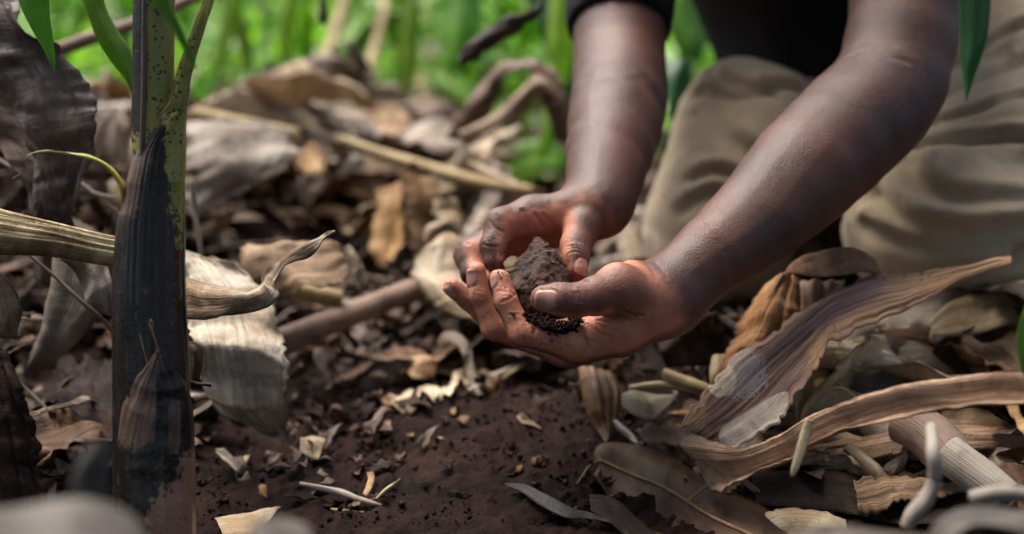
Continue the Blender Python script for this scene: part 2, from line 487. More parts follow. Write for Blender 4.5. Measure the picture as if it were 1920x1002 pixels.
def surface_nets(f, X, Y, Z, project=2):
    nx, ny, nz = len(X), len(Y), len(Z); B = 8
    bx, by, bz = -(-nx // B), -(-ny // B), -(-nz // B)
    def cen(C, b):
        i0 = np.arange(b) * B; i1 = np.minimum(i0 + B, len(C) - 1)
        return (C[i0] + C[i1]) / 2, (C[i1] - C[i0]) / 2
    cx, hx = cen(X, bx); cy, hy = cen(Y, by); cz, hz = cen(Z, bz)
    gx, gy, gz = np.meshgrid(cx, cy, cz, indexing='ij')
    rad = np.sqrt(hx[:, None, None] ** 2 + hy[None, :, None] ** 2 + hz[None, None, :] ** 2) * 1.15 + .003
    dc = np.concatenate([f(c) for c in np.array_split(np.stack([gx, gy, gz], -1).reshape(-1, 3), max(1, gx.size // 60000))]).reshape(gx.shape)
    keep = np.abs(dc) < rad
    D = np.repeat(np.repeat(np.repeat(np.where(dc > 0, 1.0, -1.0).astype(np.float32), B, 0), B, 1), B, 2)[:nx, :ny, :nz].copy()
    ks = np.argwhere(keep)
    o = np.stack(np.meshgrid(np.arange(B), np.arange(B), np.arange(B), indexing='ij'), -1).reshape(-1, 3)
    for part in np.array_split(ks, max(1, len(ks) // 150)):
        I = (part[:, None] * B + o[None]).reshape(-1, 3)
        I = I[(I[:, 0] < nx) & (I[:, 1] < ny) & (I[:, 2] < nz)]
        D[I[:, 0], I[:, 1], I[:, 2]] = f(np.stack([X[I[:, 0]], Y[I[:, 1]], Z[I[:, 2]]], 1))
    S = D < 0
    c = S[:-1, :-1, :-1]; anyd = np.zeros_like(c)
    for a in (0, 1):
        for b in (0, 1):
            for d in (0, 1):
                anyd |= S[a:nx - 1 + a, b:ny - 1 + b, d:nz - 1 + d] != c
    cells = np.argwhere(anyd)
    idx = -np.ones(c.shape, np.int32); idx[cells[:, 0], cells[:, 1], cells[:, 2]] = np.arange(len(cells))
    acc = np.zeros((len(cells), 3)); cnt = np.zeros(len(cells))
    co = [(a, b, d) for a in (0, 1) for b in (0, 1) for d in (0, 1)]
    ax = (X, Y, Z)
    for p in co:
        for q in co:
            if sum(q) - sum(p) == 1 and all(q[k] >= p[k] for k in range(3)):
                i = cells + p; j = cells + q
                a = D[i[:, 0], i[:, 1], i[:, 2]]; b = D[j[:, 0], j[:, 1], j[:, 2]]
                m = (a < 0) != (b < 0)
                t = a[m] / (a[m] - b[m])
                pa = np.stack([ax[k][i[m, k]] for k in range(3)], 1); pb = np.stack([ax[k][j[m, k]] for k in range(3)], 1)
                acc[m] += pa + (pb - pa) * t[:, None]; cnt[m] += 1
    V = acc / cnt[:, None]
    F = []
    for axn in range(3):
        sl0 = [slice(1, -1)] * 3; sl1 = [slice(1, -1)] * 3
        sl0[axn] = slice(0, -1); sl1[axn] = slice(1, None)
        a = S[tuple(sl0)]; b = S[tuple(sl1)]
        e = np.argwhere(a != b); fl = a[e[:, 0], e[:, 1], e[:, 2]]
        off = np.ones(3, int); off[axn] = 0; e = e + off
        u, w = [(1, 2), (2, 0), (0, 1)][axn]
        qs = []
        for (du, dw) in ((-1, -1), (0, -1), (0, 0), (-1, 0)):
            t = e.copy(); t[:, u] += du; t[:, w] += dw
            qs.append(idx[t[:, 0], t[:, 1], t[:, 2]])
        q = np.stack(qs, 1)
        q[~fl] = q[~fl][:, ::-1]
        F.append(q)
    F = np.concatenate(F); F = F[(F >= 0).all(1)]
    for _ in range(project):
        n = grad(f, V); d = f(V)
        V = V - n * np.clip(d, -.002, .002)[:, None]
    return V, F

def grad(f, V, e=.0004):
    g = np.stack([f(V + np.eye(3)[k] * e) - f(V - np.eye(3)[k] * e) for k in range(3)], 1)
    return g / (np.linalg.norm(g, axis=1, keepdims=True) + 1e-12)

def hit(f, px, py, d0=.6, d1=2.2):
    o = P(px, py, d0); dr = P(px, py, d1) - o; L = np.linalg.norm(dr); dr /= L; t = 0
    for _ in range(200):
        d = float(f((o + dr * t)[None])[0])
        if d < .0002 or t > L: break
        t += max(d * .7, .0003)
    return o + dr * t

def polyline_dist(V, pts):
    """nearest distance and position along a polyline"""
    best = np.full(len(V), 9.0); 
    lo = pts.min(0) - .03; hi = pts.max(0) + .03
    m = ((V > lo) & (V < hi)).all(1); Q = V[m]; b = best[m]
    for a, c in zip(pts[:-1], pts[1:]):
        ab = c - a; t = np.clip(((Q - a) @ ab) / (ab @ ab + 1e-12), 0, 1)
        q = Q - a - t[:, None] * ab
        b = np.minimum(b, np.sqrt((q * q).sum(1)))
    best[m] = b
    return best

# ---------------------------------------------------------------- the person: joints
def J(px, py, z, r):
    """joint seen at (px,py), z mm beyond 1 m; r in photo pixels there"""
    d = 1 + z / 1000
    return (P(px, py, d), r * KPX * d)

# near hand (palm up, cupped, thumb over the clod)
N = dict(
    index=[J(1085, 640, 0, 40), J(978, 624, -4, 25), J(948, 566, 0, 21.5), J(938, 524, 5, 19)],
    middle=[J(1060, 648, 24, 38), J(926, 614, 20, 24), J(898, 556, 19, 21), J(893, 510, 20, 19)],
    ring=[J(1050, 645, 46, 36), J(925, 603, 46, 22), J(878, 562, 44, 19), J(848, 539, 40, 17)],
    little=[J(1045, 635, 66, 32), J(945, 612, 68, 19), J(915, 585, 68, 16), J(905, 560, 66, 14)],
    thumb=[J(1245, 568, 16, 48), J(1160, 543, -12, 47), J(1118, 555, -22, 36), J(1080, 564, -29, 31), J(1050, 561, -31, 30), J(1019, 560, -31, 24.5)],
)
N_palm = [Chain([J(1085, 640, 0, 42), J(1165, 622, 4, 44), J(1250, 566, 14, 54)], .004),
          Chain([J(1060, 648, 24, 38), J(1160, 620, 24, 40), J(1255, 562, 28, 50)], .004),
          Chain([J(1050, 645, 46, 36), J(1140, 615, 48, 38), J(1250, 556, 40, 46)], .004),
          Chain([J(1045, 635, 66, 32), J(1140, 600, 64, 36), J(1245, 550, 46, 44)], .004),
          Chain([J(1160, 543, -12, 44), J(1200, 560, 2, 50), J(1255, 566, 16, 54)], .004),
          Chain([J(1185, 520, 8, 30), J(1200, 545, 16, 44)], .004)]
N_arm = smooth_chain([J(1235, 566, 20, 56), J(1262, 542, 22, 58), J(1340, 476, 40, 69), J(1427, 404, 66, 85), J(1512, 318, 94, 101), J(1606, 228, 124, 104), J(1672, 150, 148, 99),
               J(1700, 0, 175, 100), J(1725, -150, 215, 108), J(1750, -400, 290, 120)], 19, .010)
# far hand (reaching down over the clod)
F = dict(
    index=[J(998, 404, 74, 35), J(940, 421, 62, 31), J(924, 462, 52, 24), J(926, 490, 48, 21)],
    middle=[J(1002, 412, 97, 34), J(884, 480, 90, 32), J(888, 512, 78, 24), J(908, 530, 70, 20)],
    ring=[J(1008, 424, 116, 32), J(905, 505, 112, 26), J(915, 545, 98, 21), J(938, 560, 88, 18)],
    little=[J(1018, 440, 130, 28), J(940, 520, 126, 21), J(950, 552, 112, 17), J(968, 566, 104, 15)],
    thumb=[J(1112, 400, 76, 40), J(1092, 425, 62, 35), J(1080, 462, 48, 28), J(1080, 484, 40, 25), J(1083, 507, 34, 20.5)],
)
F_palm = [Chain([J(998, 404, 74, 35), J(1060, 398, 74, 36), J(1118, 388, 78, 46)], .004),
          Chain([J(1002, 412, 97, 34), J(1065, 402, 92, 36), J(1122, 390, 90, 44)], .004),
          Chain([J(1008, 424, 116, 32), J(1070, 412, 108, 36), J(1125, 392, 98, 44)], .004),
          Chain([J(1018, 440, 130, 28), J(1080, 425, 118, 34), J(1128, 396, 104, 40)], .004)]
F_arm = smooth_chain([J(1112, 396, 80, 44), J(1124, 372, 94, 55), J(1135, 325, 120, 68), J(1152, 240, 176, 84), J(1162, 170, 235, 85), J(1161, 110, 270, 81),
               J(1164, 20, 300, 84), J(1185, -120, 350, 95), J(1230, -330, 460, 112)], 17, .010)
TORSO = [Chain([(P(1620, 130, 1.64), .11), (P(1565, -80, 1.58), .125), (P(1500, -280, 1.46), .145)], .05, .08),
         Chain([(P(1750, -400, 1.29), .062), (P(1500, -380, 1.40), .095), (P(1230, -330, 1.46), .066)], .05, .08),
         Chain([(P(1500, -400, 1.40), .065), (P(1440, -520, 1.30), .055)], .03, .08)]
HEAD_C = P(1400, -640, 1.24)
hax = np.array([V3(.9, .1, .35), V3(.2, -.6, .75), V3(-.35, .75, .55)])
hax[1] -= hax[0] * (hax[0] @ hax[1]); hax[1] /= np.linalg.norm(hax[1]); hax[2] = np.cross(hax[0], hax[1])
def head_sdf(p):
    q = d_ell(p, HEAD_C, hax, (.074, .094, .105))
    l = lambda x, y, z: HEAD_C + hax[0] * x + hax[1] * y + hax[2] * z
    q = smin(q, d_ell(p, l(0, .03, -.065), hax, (.05, .055, .05)), .03)
    q = smin(q, d_cone(p, l(0, .092, .0), l(0, .112, -.03), .007, .014), .01)      # nose
    q = smin(q, d_cone(p, l(-.02, .088, -.062), l(.02, .088, -.062), .008, .008), .008)  # lips
    for s in (-1, 1):
        q = smin(q, d_ell(p, l(.076 * s, -.005, -.012), hax, (.009, .02, .032)), .006)   # ears
        q = -smin(-q, np.linalg.norm(p - l(.032 * s, .098, .004), axis=1) - .011, .008)  # sockets
        q = smin(q, np.linalg.norm(p - l(.032 * s, .083, .002), axis=1) - .012, .002)    # eyeballs
    return q
n_f = {k: Chain(v, .0035) for k, v in N.items()}
f_f = {k: Chain(v, .0035) for k, v in F.items()}
def hand_sdf(p, palm, fingers, arm):
    d = None
    for c in palm:
        q = c(p); d = q if d is None else smin(d, q, .009)
    d = smin(d, arm, .014)
    base = d
    for k, c in fingers.items():
        q = c(p)
        q = smin(q, base, .0075 if k != 'thumb' else .006)
        d = smin(d, q, .0012)
    return d
BOXES = {}
def body(p):
    an = N_arm(p); af = F_arm(p)
    r = np.full(len(p), 9.0)
    dn = np.linalg.norm(p - P(1060, 590, 1.01), axis=1) - .10
    df = np.linalg.norm(p - P(1010, 450, 1.08), axis=1) - .09
    hn = an.copy(); m = dn < .02
    if m.any(): hn[m] = hand_sdf(p[m], N_palm, n_f, an[m])
    hn[~m] = np.minimum(an[~m], dn[~m])
    hf = af.copy(); m = df < .02
    if m.any(): hf[m] = hand_sdf(p[m], F_palm, f_f, af[m])
    hf[~m] = np.minimum(af[~m], df[~m])
    t = None
    for c in TORSO:
        q = c(p); t = q if t is None else smin(t, q, .05)
    hd = np.linalg.norm(p - HEAD_C, axis=1) - .16
    m = hd < .05
    h = hd.copy()
    if m.any(): h[m] = head_sdf(p[m])
    t = smin(t, h, .02)
    an_, af_ = hn, hf
    arms = np.minimum(an_, af_)
    return smin(arms, t, .012)

# forearm muscle and elbow crease detail is displaced after projection
X = axis_coords(-.07, .62, -.055, .125, .00125, .006)
Yc = axis_coords(.88, 1.85, .925, 1.115, .00125, .007)
Zc = axis_coords(.06, .90, .085, .245, .00125, .007)
BV, BF = surface_nets(body, X, Yc, Zc)
BN = grad(body, BV)
BV0 = BV.copy()

def chord_dirs(J4):
    c = (J4[0][0] + J4[-1][0]) / 2; out = []
    for (a, _), (b, _) in zip(J4[:-1], J4[1:]):
        m = (a + b) / 2; ax = (b - a) / np.linalg.norm(b - a); v = c - m; v = v - ax * (v @ ax); out.append(v / np.linalg.norm(v))
    return out
palm = np.zeros(len(BV)); wsum = np.zeros(len(BV))
def add_palm(chain, dirs, gain=1.0, lo=-.5, hi=.3):
    global palm, wsum
    for k, ((a, ra), (b, rb)) in enumerate(zip(chain[:-1], chain[1:])):
        d = d_cone(BV0, a, b, ra, rb)
        w = np.exp(-np.maximum(d, 0) / .002) * (np.abs(d) < .02) + 1e-9 * (np.abs(d) < .05)
        q = sstep(lo, hi, BN @ dirs[min(k, len(dirs) - 1)]) * gain
        palm += w * q; wsum += w
for k in ('index', 'middle', 'ring', 'little'):
    add_palm(N[k], [x * .6 + V3(.1, .05, 1) * .8 for x in chord_dirs(N[k])]); add_palm(F[k], chord_dirs(F[k]), .95)
add_palm(N['thumb'], [V3(-.3, .2, -.6)] + [V3(0, -.5, -.8)] * 5)
add_palm(F['thumb'], [V3(-.95, -.2, .15)] * 5, .65, -.2, .7)
PN_, PF_ = V3(-.25, .40, .88), V3(-.62, -.68, .38)
for c in N_palm: add_palm(c.J, [PN_], 1, -.1, .6)
for c in F_palm: add_palm(c.J, [PF_], 1, -.15, .55)
add_palm(N_arm.J[:2], [PN_], .2); add_palm(F_arm.J[:2], [PF_], .2)
palm = palm / np.maximum(wsum, 1e-9)
handmask = np.maximum(sstep(.0, .022, -(BV0 - P(1250, 548, 1.02)) @ ((P(1340, 476, 1.04) - P(1250, 548, 1.02)) / np.linalg.norm(P(1340, 476, 1.04) - P(1250, 548, 1.02)))) * (np.linalg.norm(BV0 - P(1090, 590, 1.01), axis=1) < .11),
                      sstep(-.008, .016, -(BV0 - P(1122, 385, 1.09)) @ ((P(1150, 300, 1.14) - P(1120, 380, 1.09)) / np.linalg.norm(P(1150, 300, 1.14) - P(1120, 380, 1.09)))) * (np.linalg.norm(BV0 - P(1010, 450, 1.08), axis=1) < .1))
palm = palm * handmask
disp = np.zeros(len(BV)); crease = np.zeros(len(BV))
def groove(pxs, w, depth, lip=.35, dark=1.0, f=body):
    global disp, crease
    pts = np.array([hit(f, x, y) for x, y in pxs]); pts = pts[np.linalg.norm(pts - CAM, axis=1) < 1.75]
    if len(pts) < 2: return
    if len(pts) > 2: pts = catmull(pts, len(pts) * 4)
    d = polyline_dist(BV0, pts)
    disp -= depth * np.exp(-(d / w) ** 2) - lip * depth * np.exp(-((d - 2.1 * w) / w) ** 2)
    crease = np.maximum(crease, dark * np.exp(-(d / (w * .8)) ** 2))
# palm and finger creases, near hand
groove([(984, 590), (992, 603), (1002, 612), (1000, 626)], .0010, .0011)
groove([(958, 548), (966, 553)], .0009, .0007)
groove([(940, 566), (956, 560), (966, 552)], .0008, .0006, dark=.6)
groove([(1085, 612), (1098, 628), (1102, 645), (1096, 660)], .0010, .0010)
groove([(1104, 608), (1122, 622), (1150, 632)], .0008, .0009)
groove([(1090, 630), (1110, 640), (1130, 645)], .0008, .0008)
groove([(1120, 600), (1150, 604), (1176, 602), (1192, 596)], .0009, .0010)
groove([(1130, 612), (1150, 616), (1168, 612)], .0007, .0006)
groove([(1170, 583), (1188, 592), (1206, 592)], .0011, .0012)
groove([(1040, 640), (1050, 650), (1054, 662)], .0008, .0005, dark=.4)
groove([(1066, 640), (1072, 652), (1072, 664)], .0008, .0005, dark=.4)
# thumb knuckle
for k, x in enumerate((1076, 1082, 1088)):
    groove([(x - 1, 548), (x + 1, 556), (x, 566)], .0008, .0006, dark=.7)
groove([(1062, 552), (1064, 560), (1062, 570)], .0007, .0003, dark=.4)
groove([(1100, 546), (1102, 558)], .0007, .0003, dark=.4)
# wrist creases near
groove([(1228, 492), (1242, 506), (1250, 520)], .0014, .0004, lip=.1, dark=.4)
groove([(1215, 498), (1226, 512), (1230, 524)], .0014, .0004, lip=.1, dark=.4)
# far hand palm folds
groove([(980, 396), (986, 412), (984, 430)], .0018, .0009, dark=.35)
groove([(1004, 404), (1018, 422), (1034, 440)], .0016, .0009, dark=.3)
groove([(1018, 404), (1032, 420), (1040, 436)], .0014, .0006, dark=.2)
groove([(1034, 410), (1040, 422), (1046, 436)], .0012, .0004, dark=.15)
groove([(905, 458), (918, 462), (934, 462)], .0009, .0006, dark=.4)
for q in (440, 446, 452): groove([(908, q + 2), (916, q), (926, q + 3)], .0007, .0003, dark=.25)
for q in (0, 5, 10): groove([(876 + q, 544), (884 + q, 548)] if 0 else [(888, 548 + q), (896, 546 + q), (906, 549 + q)], .0007, .00035, dark=.3)
groove([(918, 414), (928, 428), (944, 436)], .0010, .0005, dark=.3)
groove([(860, 462), (878, 458), (898, 466)], .0009, .0007, dark=.7)
for y in (462, 468, 474):
    groove([(1066, y + 1), (1080, y - 2), (1094, y + 3)], .0007, .0006, dark=.6)
# elbow creases
groove([(1585, 108), (1625, 96), (1665, 104), (1705, 118)], .0022, .0010, dark=.3)
groove([(1600, 90), (1640, 76), (1680, 84)], .0026, .0006, dark=.2)
groove([(1090, 150), (1130, 143), (1180, 148), (1215, 146)], .0028, .0006, dark=.2)
# veins under the skin, knuckle and wrist lines
groove([(1300, 505), (1380, 450), (1450, 400), (1500, 335), (1560, 260)], .0034, -.00035, lip=0, dark=0)
groove([(1330, 440), (1400, 372), (1480, 270), (1560, 170)], .0032, -.0003, lip=0, dark=0)
groove([(1110, 350), (1120, 280), (1105, 200), (1120, 120)], .0036, -.0003, lip=0, dark=0)
for k in range(5): groove([(1130 + k * 7, 520 - k), (1136 + k * 7, 528), (1138 + k * 7, 540)], .0007, .00025, dark=.2)
for k in range(4): groove([(1190 + 5 * k, 570 - 3 * k), (1205 + 5 * k, 582 - 3 * k), (1222 + 5 * k, 588 - 3 * k)], .0008, .0003, dark=.25)
groove([(1010, 628), (1030, 640), (1046, 643)], .0008, .0004, dark=.3)
groove([(952, 590), (962, 592), (974, 588)], .0007, .0004, dark=.3); groove([(930, 548), (940, 546), (950, 548)], .0007, .0003, dark=.3)
# skin unevenness
disp += .00022 * fbm(BV0 * 55, 3, 5)
disp += .00012 * fbm(BV0 * 190, 3, 6) * handmask
disp += .0005 * fbm(BV0 * 16, 2, 9) * (1 - handmask)
# nails: (fingertip pixel, up-axis, width, length, outward direction)
nail = np.zeros(len(BV))
def add_nail(c, ax, out, w, l, lift=.0003):
    """c centre on the surface, ax towards the tip, out away from the finger"""
    global disp, nail
    ax = ax - out * (ax @ out); ax /= np.linalg.norm(ax); sd2 = np.cross(out, ax)
    q = BV0 - c; m = (np.linalg.norm(q, axis=1) < max(w, l) * .9) & (BN @ out > .15)
    u = (q @ sd2) / (w / 2); v = (q @ ax) / (l / 2)
    rr = (np.abs(u) ** 3.2 + np.abs(v) ** 3.2) ** (1 / 3.2)
    ins = sstep(1.06, .94, rr) * m
    rim = np.exp(-((rr - 1.06) / .10) ** 2) * m
    disp -= rim * .0008 * (1 - .6 * sstep(.4, .9, v))
    disp += ins * (lift - .0008 * 0 + .0007 * sstep(.5, 1, v))
    nail = np.maximum(nail, ins); 
    crease[:] = np.maximum(crease, rim * .7)
tc, tn = N['thumb'][-1][0], None
hp = hit(body, 1024, 562); add_nail(hp, N['thumb'][-1][0] - N['thumb'][-3][0], V3(.05, .12, 1), .0135, .0150)
ip = N['index']; ax = ip[-1][0] - ip[-2][0]
o = V3(-.85, -.05, .5); add_nail(ip[-1][0] + o * ip[-1][1] * .98, ax, o, .0105, .012)
mp = N['middle']; ax = mp[-1][0] - mp[-2][0]
o = V3(-.7, -.1, .65); o = V3(-.62, -.18, .75); add_nail(mp[-1][0] + o * mp[-1][1] * .98 - ax / np.linalg.norm(ax) * .003, ax, o, .010, .012)
rp = N['ring']; ax = rp[-1][0] - rp[-2][0]
o = V3(-.35, -.8, .45); add_nail(rp[-1][0] + o * rp[-1][1] * .98, ax, o, .0095, .011)
fp = F['thumb']; ax = fp[-1][0] - fp[-3][0]
o = V3(.45, .35, .75); add_nail(fp[-1][0] + o * fp[-1][1] * .98, ax, o, .0115, .012)
BVd = BV0 + BN * disp[:, None]

skin = NT('skin')
ob = skin.coord('Object')
pa = skin.attr('palm'); cr_ = skin.attr('crease'); na = skin.attr('nail'); hm = skin.attr('hand')
nz = skin.noise(ob, 70, 5, .6)
nz2 = skin.noise(ob, 14, 3, .5)
pores = skin.new('ShaderNodeTexVoronoi'); skin.l.new(ob, pores.inputs['Vector']); pores.inputs['Scale'].default_value = 950
fine = skin.noise(ob, 900, 3, .6)
dors = skin.mix(skin.step(nz, .3, .7), (.040, .0155, .0110), (.076, .030, .0205))
dors = skin.mix(skin.step(nz2, .35, .7), dors, (.098, .036, .0235))
hw = skin.attr('warm')
dors = skin.mix(hw, dors, (.19, .072, .046))
pal = skin.mix(skin.step(nz, .3, .7), (.42, .15, .085), (.58, .235, .14))
pal = skin.mix(skin.math('MULTIPLY', skin.step(nz2, .45, .7), .5), pal, (.46, .155, .095))
edge = skin.math('ADD', pa, skin.math('MULTIPLY', skin.math('SUBTRACT', nz, .5), .5))
col = skin.mix(skin.step(edge, .05, .95), dors, pal)
col = skin.mix(skin.math('MULTIPLY', cr_, .42), col, (.09, .032, .022))
# dry soil smeared and crumbled over the hands
d1 = skin.noise(ob, 150, 5, .65); d2 = skin.noise(ob, 34, 3, .6); d3 = skin.noise(ob, 420, 3, .6)
dirt = skin.math('MULTIPLY', skin.math('MULTIPLY', skin.step(d1, .575, .64), skin.step(d2, .47, .62)), hm)
dirt2 = skin.math('MULTIPLY', skin.math('MULTIPLY', skin.step(d3, .66, .70), skin.step(d2, .36, .5)), hm)
dm = skin.math('MULTIPLY', skin.math('MAXIMUM', dirt, dirt2), skin.math('SUBTRACT', 1.0, na))
smear = skin.math('MULTIPLY', skin.math('MULTIPLY', skin.step(d2, .42, .66), hm), .22)
col = skin.mix(smear, col, (.075, .038, .03))
col = skin.mix(skin.math('MULTIPLY', dm, .85), col, (.028, .014, .011))
nailc = skin.mix(skin.step(nz, .3, .7), (.38, .17, .125), (.52, .29, .22))
nv_ = skin.attr('nailtip')
col = skin.mix(skin.math('MULTIPLY', na, .9), col, nailc)
skin.l.new(col, skin.b.inputs['Base Color'])
ro = skin.math('ADD', skin.math('MULTIPLY', nz, .2), .42)
ro = skin.math('ADD', ro, skin.math('MULTIPLY', dm, .4))
ro = skin.math('SUBTRACT', ro, skin.math('MULTIPLY', na, .1))
skin.l.new(ro, skin.b.inputs['Roughness'])
skin.b.inputs['Specular IOR Level'].default_value = .5
skin.b.inputs['Subsurface Weight'].default_value = .12
skin.b.inputs['Subsurface Radius'].default_value = (1, .35, .2)
skin.b.inputs['Subsurface Scale'].default_value = .003
cellr = skin.math('MULTIPLY', pores.outputs['Distance'], .8)
hgt = skin.math('ADD', skin.math('MULTIPLY', cellr, skin.math('SUBTRACT', 1.0, na)), skin.math('ADD', skin.math('MULTIPLY', fine, .5), skin.math('MULTIPLY', dm, 2.5)))
skin.l.new(skin.bump(hgt, .00030), skin.b.inputs['Normal'])

person = link('person', mesh_data('person', BVd, BF, None, dict(palm=palm, crease=np.clip(crease, 0, 1), nail=np.clip(nail, 0, 1), warm=.75 * handmask * sstep(.10, .07, np.linalg.norm(BV0 - P(1080, 580, 1.0), axis=1)) * sstep(-.06, .02, -(BV0 - P(1080, 480, 1.05)) @ UP + .0), hand=handmask * sstep(.085, .045, np.linalg.norm(BV0 - P(985, 545, 1.02), axis=1)))), skin.m)
T(person, 'kneeling person in black T-shirt and khaki trousers cupping a clod of soil in both hands', 'person')

# ---------------------------------------------------------------- clothes
def cloth_mat(name, c1, c2, weave=1400, rough=.85, sheen=.3, stain=0):
    m = NT(name); ob = m.coord('Object')
    w1 = m.new('ShaderNodeTexWave'); m.l.new(m.mapping(ob, (1, 1, 1)), w1.inputs[0]); w1.inputs['Scale'].default_value = weave / 6.28; w1.inputs['Distortion'].default_value = 2; w1.inputs['Detail'].default_value = 2
    nf = m.noise(ob, weave, 3, .6); nb = m.noise(ob, 9, 4, .55); nm = m.noise(ob, 60, 5, .65)
    col = m.mix(m.step(nb, .35, .65), c1, c2)
    col = m.mix(m.math('MULTIPLY', m.step(nf, .4, .7), .35), col, tuple(x * .6 for x in c1))
    col = m.mix(m.math('MULTIPLY', m.step(nm, .45, .75), .35), col, tuple(x * .6 for x in c2))
    if stain:
        ns = m.noise(ob, 22, 5, .65)
        col = m.mix(m.math('MULTIPLY', m.step(ns, .56, .7), stain), col, (.10, .055, .04))
    m.l.new(col, m.b.inputs['Base Color']); m.b.inputs['Roughness'].default_value = rough
    m.b.inputs['Sheen Weight'].default_value = sheen; m.b.inputs['Specular IOR Level'].default_value = .2
    m.l.new(m.bump(m.math('ADD', m.math('ADD', nf, nm), w1.outputs['Fac']), .0005), m.b.inputs['Normal'])
    return m.m
M_shirt = cloth_mat('black_jersey', (.005, .005, .007), (.009, .009, .012), sheen=0.0)
M_khaki = cloth_mat('khaki_cotton', (.40, .30, .185), (.50, .39, .255), stain=.6)

def plane_cut(d, p, o, n):
    n = n / np.linalg.norm(n); return np.maximum(d, (p - o) @ n)
sl_dir = P(1164, 20, 1.30) - P(1161, 110, 1.27)
FS = Chain([(P(1158, 90, 1.275), .0425), (P(1162, 20, 1.30), .0445), (P(1185, -120, 1.35), .055), (P(1230, -330, 1.46), .068)], .02, .03)
NS = Chain([(P(1715, -60, 1.19), .054), (P(1725, -150, 1.215), .056), (P(1750, -400, 1.29), .066)], .02, .03)
ST = [Chain([(P(1590, 70, 1.58), .143), (P(1555, -80, 1.56), .142), (P(1500, -280, 1.46), .155)], .05, .08),
      Chain([(P(1750, -400, 1.29), .070), (P(1500, -370, 1.40), .104), (P(1230, -330, 1.46), .074)], .05, .08)]
def shirt(p):
    t = None
    for c in ST:
        q = c(p); t = q if t is None else smin(t, q, .05)
    t = t + .004 * vnoise(p * 14, 3) + .0015 * vnoise(p * 40, 4)
    a = plane_cut(FS(p), p, P(1160, 62, 1.29), -sl_dir)
    b = plane_cut(NS(p), p, P(1712, -45, 1.19), P(1700, 0, 1.175) - P(1725, -150, 1.215))
    t = smin(t, a, .02); t = smin(t, b, .02)
    o = P(1520, 150, 1.55)
    t = plane_cut(t, p, P(1480, 158, 1.45), V3(-.06, -1, .0))
    neck = np.linalg.norm(p - P(1450, -480, 1.33), axis=1) - .075
    return np.maximum(t, -neck)
def cloth(name, f, lo, hi, s, mat, disp_fn=None):
    ax = [np.arange(l, h, s) for l, h in zip(lo, hi)]
    V, Fc = surface_nets(f, *ax)
    n = grad(f, V)
    if disp_fn is not None: V = V + n * disp_fn(V, n)[:, None]
    return link(name, mesh_data(name, V, Fc), mat, person)
cloth('t_shirt', shirt, (.02, 1.0, .18), (.66, 1.9, .75), .0055, M_shirt)

TR = [Chain([(P(1640, 270, 1.64), .10), (P(1530, 292, 1.50), .072), (P(1405, 246, 1.39), .056)], .03, .08),
      Chain([(P(1400, 236, 1.39), .060), (P(1375, 330, 1.35), .058), (P(1345, 430, 1.335), .062)], .03, .08),
      Chain([(P(1345, 440, 1.34), .050), (P(1500, 500, 1.55), .045)], .03, .08),
      Chain([(P(1640, 270, 1.64), .10), (P(1900, 180, 1.62), .14)], .03, .08)]
TL = [Chain([(P(1960, 120, 1.56), .14), (P(1960, 200, 1.42), .125), (P(1830, 340, 1.30), .088), (P(1755, 400, 1.25), .074)], .03, .08),
      Chain([(P(1745, 430, 1.235), .062), (P(1900, 440, 1.27), .062), (P(2150, 430, 1.42), .058)], .03, .08),
      Chain([(P(1690, 455, 1.235), .034), (P(1800, 455, 1.22), .045)], .02, .08)]
def trousers(p):
    a = None
    for c in TR:
        q = c(p); a = q if a is None else smin(a, q, .05)
    b = None
    for c in TL:
        q = c(p); b = q if b is None else smin(b, q, .035)
    t = smin(a, b, .02)
    return t + .0035 * vnoise(p * np.array([16, 16, 22]), 13) + .0012 * vnoise(p * 45, 14) - .0042 * (np.abs(vnoise(p * np.array([11, 11, 26]) + 5, 15)) ** .6 - .4) - .0016 * (np.abs(vnoise(p * np.array([30, 30, 55]), 16)) ** .6 - .4)
FOLDS = [([(1712, 240), (1760, 222), (1840, 200), (1930, 172)], .004, .007, 1),
         ([(1716, 268), (1770, 258), (1840, 256), (1930, 252)], .006, .012, 1),
         ([(1745, 190), (1800, 160), (1860, 134), (1930, 108)], .007, .006, 1),
         ([(1790, 120), (1850, 78), (1930, 40)], .007, .005, 1),
         ([(1700, 300), (1720, 340), (1800, 372), (1930, 380)], .010, .006, 1),
         ([(1640, 360), (1700, 420), (1800, 440), (1930, 425)], .010, .008, 1),
         ([(1620, 420), (1720, 462), (1930, 470)], .007, .007, 1),
         ([(1310, 170), (1370, 178), (1450, 172)], .007, .006, 1),
         ([(1305, 210), (1360, 250), (1440, 300)], .010, .004, 1),
         ([(1330, 128), (1400, 160), (1500, 162)], .007, .006, 1),
         ([(1300, 330), (1350, 320), (1400, 345)], .007, .006, 1),
         ([(1280, 390), (1340, 360), (1390, 380)], .008, .005, 1),
         ([(1480, 470), (1530, 440), (1560, 470)], .006, .006, 1)]
def folds(V, n):
    d = np.zeros(len(V))
    for pxs, w, dep, s in FOLDS:
        pts = catmull(np.array([hit(trousers, x, y) for x, y in pxs]), 14)
        q = polyline_dist(V, pts + 0)
        up = np.zeros(len(V))
        # cloth rolls over the crease from above
        qa = polyline_dist(V, pts + np.array([0, 0, w * 1.5]))
        d -= 1.5 * dep * np.exp(-(q / w) ** 2); d += dep * 1.4 * np.exp(-(qa / (w * 1.1)) ** 2)
    return d
cloth('trousers', trousers, (.10, 1.08, .02), (.86, 1.85, .42), .0048, M_khaki, folds)
hair = NT('black_hair'); hair.b.inputs['Base Color'].default_value = (.008, .007, .006, 1); hair.b.inputs['Roughness'].default_value = .8
